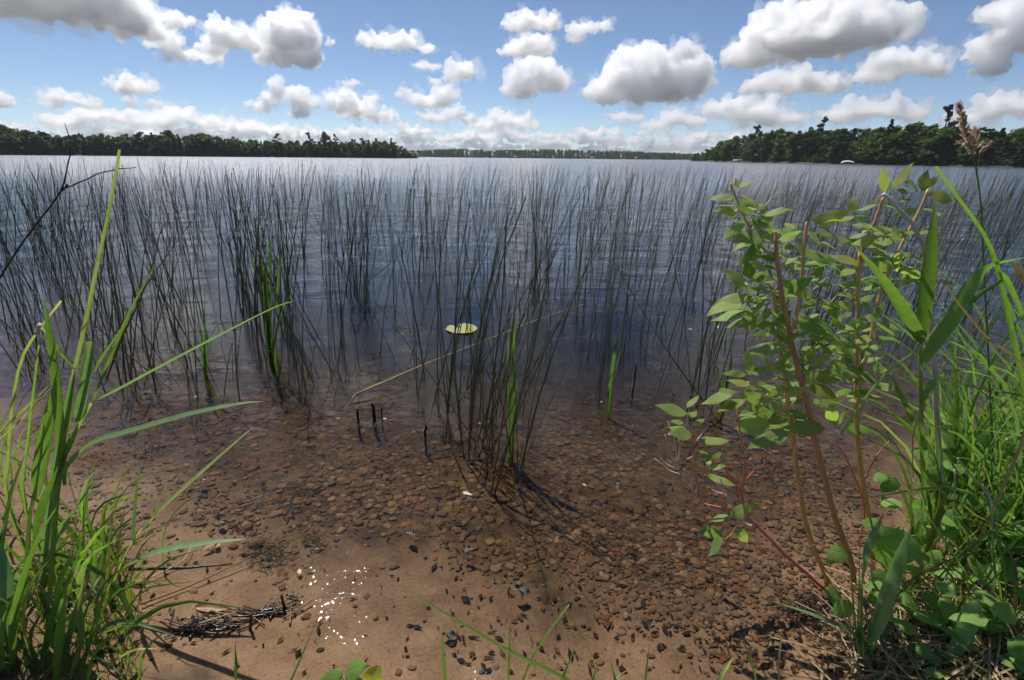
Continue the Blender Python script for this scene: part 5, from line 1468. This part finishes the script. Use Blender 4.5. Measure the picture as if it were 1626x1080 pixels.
# clumps of green water grass among the bulrushes
for lab, items in (('clump of green water grass standing in the left reeds', [([(428, 560), (425, 470), (412, 410), (384, 380)], 10), ([(430, 560), (432, 460), (430, 400), (436, 352)], 11), ([(432, 560), (440, 480), (446, 420), (470, 385)], 8), ([(428, 560), (418, 470), (404, 430), (396, 395)], 10), ([(436, 560), (450, 490), (470, 458)], 8), ([(430, 560), (424, 500), (420, 440), (425, 380)], 10)]),
                   ('small green water grass left of the larger green clump', [([(328, 600), (326, 520), (325, 450)], 8), ([(330, 600), (334, 540), (352, 505)], 6), ([(326, 600), (322, 540), (310, 520)], 6)]),
                   ('bright green blades in the middle bulrush clump', [([(812, 700), (815, 580), (818, 470)], 9), ([(814, 700), (822, 600), (836, 560)], 6), ([(810, 690), (806, 600), (808, 520)], 7)]),
                   ('single green blade standing in open water right of the middle', [([(968, 620), (976, 560), (980, 520)], 7), ([(970, 620), (982, 570), (990, 548)], 5)]),
                   ('yellowish tuft of grass among the dark clump left of the shrub', [([(1148, 640), (1150, 560), (1156, 520)], 8), ([(1150, 640), (1160, 580), (1163, 530)], 7), ([(1146, 640), (1140, 590), (1132, 560)], 6)])):
    Yb = on_z(items[0][0][0][0], items[0][0][0][1], 0).y
    g = empty('water_grass', on_z(items[0][0][0][0], items[0][0][0][1], 0)); tag(g, lab, 'grass')
    for pix, w in items:
        pts = [PY(pix[0][0], pix[0][1] , Yb) + Vector((0, 0, -0.35))] + [PY(x, y, Yb + lr.uniform(-.03, .03)) for x, y in pix]
        add('blade', ribbon_mesh('blade', [q - g.location for q in pts], w * Yb / F * 0.85, profile='leafy', n=12), 'grass_dark', g)
# small floating bits
rgb_ = random.Random(8)
BITS = [(637, 532, 'pinkish', 0.03, 'dead_leaf'), (735, 783, 'pale', 0.028, 'twig_pale'), (791, 604, 'yellow', 0.016, 'reed_yellow'), (614, 666, 'yellow', 0.014, 'reed_yellow'), (651, 582, 'yellow', 0.012, 'reed_yellow'), (818, 628, 'yellow', 0.018, 'reed_yellow'),
        (785, 535, 'yellow', 0.018, 'reed_yellow'), (540, 665, 'yellow', 0.014, 'reed_yellow'), (262, 545, 'orange', 0.022, 'dead_leaf'), (1137, 521, 'tan', 0.04, 'twig_pale'), (1100, 524, 'yellow', 0.03, 'reed_yellow'), (955, 640, 'white', 0.014, 'lily'), (760, 672, 'yellow', 0.01, 'reed_yellow'),
        (1060, 690, 'pale', 0.012, 'twig_pale'), (925, 770, 'pale', 0.012, 'twig_pale'), (310, 630, 'yellow', 0.012, 'reed_yellow'), (475, 905, 'yellow', 0.016, 'reed_yellow'), (345, 870, 'orange', 0.03, 'dead_leaf')]
for i, (x, y, c, r, mt_) in enumerate(BITS):
    p = on_z(x, y, 0.0)
    zz = max(0.004, gz(p.x, p.y) + 0.004)
    me = leaf_proto('floating_leaf', rgb_.uniform(0.35, 0.6), i, tipness=0.5, droop=0.02, fold=0.1, wavy=0.02); me.materials.append(MATS[mt_])
    o = add('floating_leaf', me, None, mtx=Matrix.Translation((p.x, p.y, zz)) @ Matrix.Rotation(rgb_.uniform(0, 6.28), 4, 'Z') @ Matrix.Diagonal((r * 1.6, r * 1.6, r * 1.6, 1)))
    place = 'near the left reeds' if x < 480 else ('beside the middle clump' if x < 850 else 'in open water right of the middle clump')
    tag(o, 'small %s dead leaf floating %s' % (c, place), 'leaf', 'small leaves floating on the shallows')
# wrack of dark wet stalks on the sand
wr = empty('wrack', on_ground(380, 985)); tag(wr, 'dark wet heap of washed-up stalks and twigs on the sand', 'wrack')
def lying(root, pix, r, mat, lift=0.006, name='stalk'):
    pts = []
    for x, y in pix:
        g = on_ground(x, y); pts.append(Vector((g.x, g.y, max(g.z, 0.0) + lift)) - root.location)
    return add(name, tube_mesh(name, pts, r, r * 0.6, 9, 5, r * 0.35, lr), mat, root)
for k in range(110):
    u = lr.random(); cx = 285 + 180 * u + lr.gauss(0, 14); cyy = 1000 - 40 * u ** 1.6 + lr.gauss(0, 6)
    a = lr.gauss(-0.3, 0.7) if lr.random() < 0.7 else lr.uniform(0, 3.1); ln = lr.uniform(5, 34)
    lying(wr, [(cx - ln * math.cos(a), cyy - ln * math.sin(a) * 0.6), (cx, cyy + lr.uniform(-2, 2)), (cx + ln * math.cos(a), cyy + ln * math.sin(a) * 0.6)], lr.uniform(0.0012, 0.0038), lr.choice(['wet_dark', 'wet_dark', 'wet_dark', 'twig_dark', 'twig_dark', 'dead_leaf']), lr.uniform(0.0, 0.010))
for pix in ([(452, 968), (447, 945)], [(398, 1000), (399, 975)]):
    Yb = on_ground(*pix[0]).y
    add('stub', tube_mesh('stub', [on_ground(*pix[0]) - wr.location, PY(*pix[1], Yb) - wr.location], 0.0045, 0.004, 5, 6, 0.001, lr), 'wet_dark', wr)
sg = empty('straw_stalk', on_ground(235, 962)); tag(sg, 'long brown straw lying from the left grass out over the sand', 'stalk')
lying(sg, [(225, 965), (290, 940), (345, 918), (402, 893)], 0.0032, 'dead_leaf', 0.012)
sg = empty('straw_stalk', on_ground(315, 1000)); tag(sg, 'pale straw lying along the top of the dark wrack', 'stalk')
lying(sg, [(305, 1003), (340, 992), (378, 980)], 0.0036, 'straw', 0.02)
sg = empty('curved_straw', on_ground(230, 925)); tag(sg, 'curved yellow-brown stem bowed over the sand beside the left grass', 'stalk')
lying(sg, [(222, 930), (262, 912), (295, 895), (305, 880), (307, 874)], 0.0022, 'reed_yellow', 0.012)
for lab, (b, t), mt_ in (('curled orange-brown dead leaf on the sand left of the wrack', ((310, 966), (365, 970)), 'dead_leaf'), ('rust dead leaf under the shallow water beside the left grass', ((322, 880), (352, 868)), 'dead_leaf')):
    me = leaf_proto('dead_leaf', 0.3, 9, droop=0.05, fold=0.5); me.materials.append(MATS[mt_])
    B, T = on_ground(*b), on_ground(*t); B.z = max(B.z, 0) + 0.006; T.z = max(T.z, 0) + 0.01
    o = add('dead_leaf', me, None, mtx=leaf_matrix(B, T, Vector((0, -.2, 1)))); tag(o, lab, 'leaf')
# mossy clumps in the shallows (they catch the sun)
for lab, cx, cyy, rx, n in (('bushy wet moss clump breaking the surface at the sand edge', 430, 885, 46, 300), ('smaller wet moss clump in the shallows above the first', 480, 800, 26, 120), ('dark weedy patch by the left grass edge', 240, 730, 36, 160), ('wet weed clump between the moss and the pebbles', 500, 865, 20, 90), ('dark root mass at the foot of the leafy shrub', 1275, 975, 50, 300),
                             ('brown mat of washed-up plant scraps against the left bank', 150, 735, 44, 420), ('smaller brown mat of scraps floating left of the first', 70, 690, 36, 260)):
    g = on_ground(cx, cyy); mb = MB()
    for k in range(n):
        px_, py_ = lr.gauss(cx, rx * 0.5), lr.gauss(cyy, rx * 0.28)
        q = on_ground(px_, py_); a = lr.uniform(0, 6.28); ln = lr.uniform(0.008, 0.03)
        q.z = max(q.z, -0.004) + lr.uniform(-0.002, 0.010)
        e = q + Vector((math.cos(a) * ln, math.sin(a) * ln, lr.uniform(-0.003, 0.008)))
        V, Fc = tube([q - g, (q + e) / 2 - g + Vector((0, 0, lr.uniform(0, .004))), e - g], [0.0011, 0.001, 0.0005], 4); mb.put(V, Fc)
    o = add('wet_moss', mb.mesh('wet_moss'), 'dead_leaf' if n in (420, 260) else 'moss' if n != 300 or cx < 1000 else 'wet_dark', loc=g); tag(o, lab, 'moss', kind='stuff')
# sodden black leaves and twigs, and a blade's shadow laid as a dark strip
for i, (x, y, r, lab) in enumerate(((725, 1015, 0.020, 'black sodden leaf on the bottom sand near the centre'), (1030, 1004, 0.014, 'small black leaf on the sand right of the centre'), (838, 957, 0.026, 'dark leaf with a bright wet edge on the sand'), (735, 890, 0.022, 'dark leaf at the border of sand and pebbles'),
                                    (650, 858, 0.024, 'dark greenish sodden leaf where the pebbles begin'), (325, 775, 0.02, 'dark sodden leaf in the shallows left of the pebbles'), (360, 842, 0.018, 'dark sodden leaf just off the sand at left'))):
    g = on_ground(x, y); me = leaf_proto('sodden_leaf', 0.6, i + 3, tipness=0.4, droop=-0.2, fold=0.6, wavy=0.12); me.materials.append(MATS['wet_dark'])
    o = add('sodden_leaf', me, None, mtx=Matrix.Translation((g.x, g.y, max(g.z, -0.004) + 0.004)) @ Matrix.Rotation(lr.uniform(0, 6.28), 4, 'Z') @ Matrix.Diagonal((r * 2, r * 2, r * 2, 1))); tag(o, lab, 'leaf')
for i, (pix, lab) in enumerate((([(215, 735), (235, 728), (250, 722)], 'short black twig in the shallows by the left grass'), ([(455, 828), (462, 815), (470, 800)], 'short black twig below the smaller moss clump'), ([(380, 808), (420, 797), (455, 790)], 'thin wet twig lying in the shallows left of the pebbles'),
                                ([(205, 905), (290, 903), (370, 897)], 'long dark strip standing in for a grass blade shadow along the sand edge'), ([(590, 708), (610, 690), (640, 665)], 'sunken twig below the black stubs'), ([(1195, 720), (1215, 735), (1240, 752)], 'sunken twig behind the red branch'))):  # the first entry here is a blade's cast shadow built as dark geometry
    g = on_ground(*pix[0]); st = empty('twig_or_shadow_strip', g); tag(st, lab, 'twig')
    pts = [on_ground(*q) for q in pix]
    add('twig', tube_mesh('twig', [Vector((q.x, q.y, max(q.z, -0.02) + 0.004)) - g for q in pts], 0.004, 0.002, 8, 5, 0.001, lr), 'wet_dark', st)

# scraps of leaf and bark on the lake bed
for lab, mt_, n in (('black scraps of rotted leaf strewn over the lake bed', 'litter_dark', 1700), ('brown scraps of leaf and bark strewn over the lake bed', 'litter_brown', 800)):
    mb = MB()
    for k in range(n):
        px_, py_ = lr.uniform(100, 1400), 600 + 470 * lr.random() ** 1.3
        if 230 < px_ < 700 and py_ > 850 and lr.random() < 0.75: continue
        q = on_ground(px_, py_); a = lr.uniform(0, 6.28); ln = lr.uniform(0.004, 0.016) * (1.6 if lr.random() < 0.15 else 1); w_ = ln * lr.uniform(0.15, 0.6)
        q.z += 0.004
        dx, dy = math.cos(a) * ln, math.sin(a) * ln; sx, sy = -math.sin(a) * w_, math.cos(a) * w_
        mb.put([(q.x - dx, q.y - dy, q.z), (q.x + sx, q.y + sy, q.z + w_ * .5), (q.x + dx, q.y + dy, q.z + lr.uniform(0, ln * .4)), (q.x - sx, q.y - sy, q.z + w_ * .2)], [(0, 1, 2, 3)])
    o = add('leaf_litter', mb.mesh('leaf_litter', smooth=False), mt_); tag(o, lab, 'leaf litter', kind='stuff')

# ------------------------------------------------------------------ shelters on the right shore, cottages on the far shore
plain('white_canvas', (0.42, 0.42, 0.41), (0.55, 0.55, 0.53), 2, 0.7)
plain('grey_roof', (0.22, 0.21, 0.20), (0.32, 0.31, 0.29), 2, 0.7)
plain('post_metal', (0.25, 0.25, 0.26), (0.35, 0.35, 0.36), 3, 0.5)
plain('plank', (0.16, 0.13, 0.10), (0.26, 0.22, 0.17), 3, 0.7)
def box_mesh(name, lo, hi):
    b_ = bmesh.new(); bmesh.ops.create_cube(b_, size=1.0)
    for v in b_.verts: v.co = Vector([(lo[i] + hi[i]) / 2 + v.co[i] * (hi[i] - lo[i]) for i in range(3)])
    bmesh.ops.bevel(b_, geom=b_.edges[:], offset=0.03 * min(hi[i] - lo[i] for i in range(3)), segments=1)
    me = bpy.data.meshes.new(name); b_.to_mesh(me); b_.free(); return me
def shelter(px, line, wpx, hpx, label, curved, mat):
    d = lerp_tab(line, px) - 3.0
    q = pt(px, 250, d); q.z = 0
    dv = Vector((q.x, q.y, 0)).normalized()
    e = empty('boat_shelter', q); e.rotation_euler = (0, 0, math.atan2(-dv.x, dv.y)); tag(e, label, 'shelter')
    w = wpx * d / F; h = hpx * d / F; dp = 4.0
    V, Fc = [], []
    n = 9
    for i in range(n):
        u = i / (n - 1); x = (u - 0.5) * w
        z = h * (0.62 + 0.38 * (math.sin(math.pi * u) ** 0.55 if curved else (0.35 + 0.3 * u)))
        zf = z - 0.34 * h; V += [(x, -dp / 2, zf), (x, dp / 2, z), (x, dp / 2, z - 0.14), (x, -dp / 2, zf - 0.14)]
        if i:
            o = 4 * i
            for j in range(4): Fc.append((o - 4 + j, o - 4 + (j + 1) % 4, o + (j + 1) % 4, o + j))
    Fc += [(0, 1, 2, 3), (4 * n - 4, 4 * n - 1, 4 * n - 2, 4 * n - 3)]
    add('canopy', mesh_np('canopy', np.array(V), Fc, smooth=False), mat, e)
    for sx in (-1, 1):
        for sy in (-1, 1):
            add('post', box_mesh('post', (sx * w * 0.46 - 0.06, sy * dp * 0.45 - 0.06, -1.5), (sx * w * 0.46 + 0.06, sy * dp * 0.45 + 0.06, h * (0.60 if sy > 0 else 0.30))), 'post_metal', e)
    add('deck', box_mesh('deck', (-w * 0.5, -dp * 0.3, 0.15), (w * 0.5, dp * 0.3, 0.3)), 'plank', e)
shelter(1348, RIGHT, 18, 6.0, 'white round-topped boat shelter at the foot of the right woods', True, 'white_canvas')
shelter(1172, RIGHT, 14, 5.5, 'flat grey-roofed boat shelter near the low end of the right woods', False, 'grey_roof')
for i, (px, w_) in enumerate(((818, 5.0), (940, 5.5), (1010, 4.0), (878, 3.5))):
    d = lerp_tab(FAR, px) - 4
    q = pt(px, 250, d); q.z = 0.2
    h_ = empty('cottage', q); tag(h_, ['small white cottage on the far shore, leftmost of the pale specks', 'largest white cottage on the far shore, below the middle of the woods', 'white cottage on the far shore, rightmost of the pale specks', 'faint pale cottage on the far shore between the other two left ones'][i], 'cottage')
    add('wall', box_mesh('wall', (-w_ / 2, -2, -0.6), (w_ / 2, 2, 2.4)), 'white_canvas', h_)
    add('roof', mesh_np('roof', np.array([(-w_ / 2 - .3, -2.4, 2.35), (w_ / 2 + .3, -2.4, 2.35), (w_ / 2 + .3, 2.4, 2.35), (-w_ / 2 - .3, 2.4, 2.35), (-w_ / 2 - .3, 0, 4.0), (w_ / 2 + .3, 0, 4.0)]),
        [(0, 1, 5, 4), (2, 3, 4, 5), (1, 2, 5), (3, 0, 4), (3, 2, 1, 0)], smooth=False), 'grey_roof', h_)
# ------------------------------------------------------------------ summer haze over the lake
m, nt = new_mat('haze_air')
out = N(nt, 'ShaderNodeOutputMaterial')
pv = N(nt, 'ShaderNodeVolumePrincipled'); pv.inputs['Color'].default_value = (0.86, 0.92, 1.0, 1); pv.inputs['Density'].default_value = 0.00012; pv.inputs['Anisotropy'].default_value = 0.0
L(nt, pv.outputs[0], out.inputs['Volume'])
hb = bmesh.new(); bmesh.ops.create_cube(hb, size=1.0)
for v in hb.verts: v.co = Vector((v.co.x * 14600, v.co.y * 14600, 45.0 if v.co.z > 0 else -10.5))
hme = bpy.data.meshes.new('haze'); hb.to_mesh(hme); hb.free()
hz_ = add('haze', hme, 'haze_air'); tag(hz_, 'thin pale summer haze over the lake', kind='stuff')
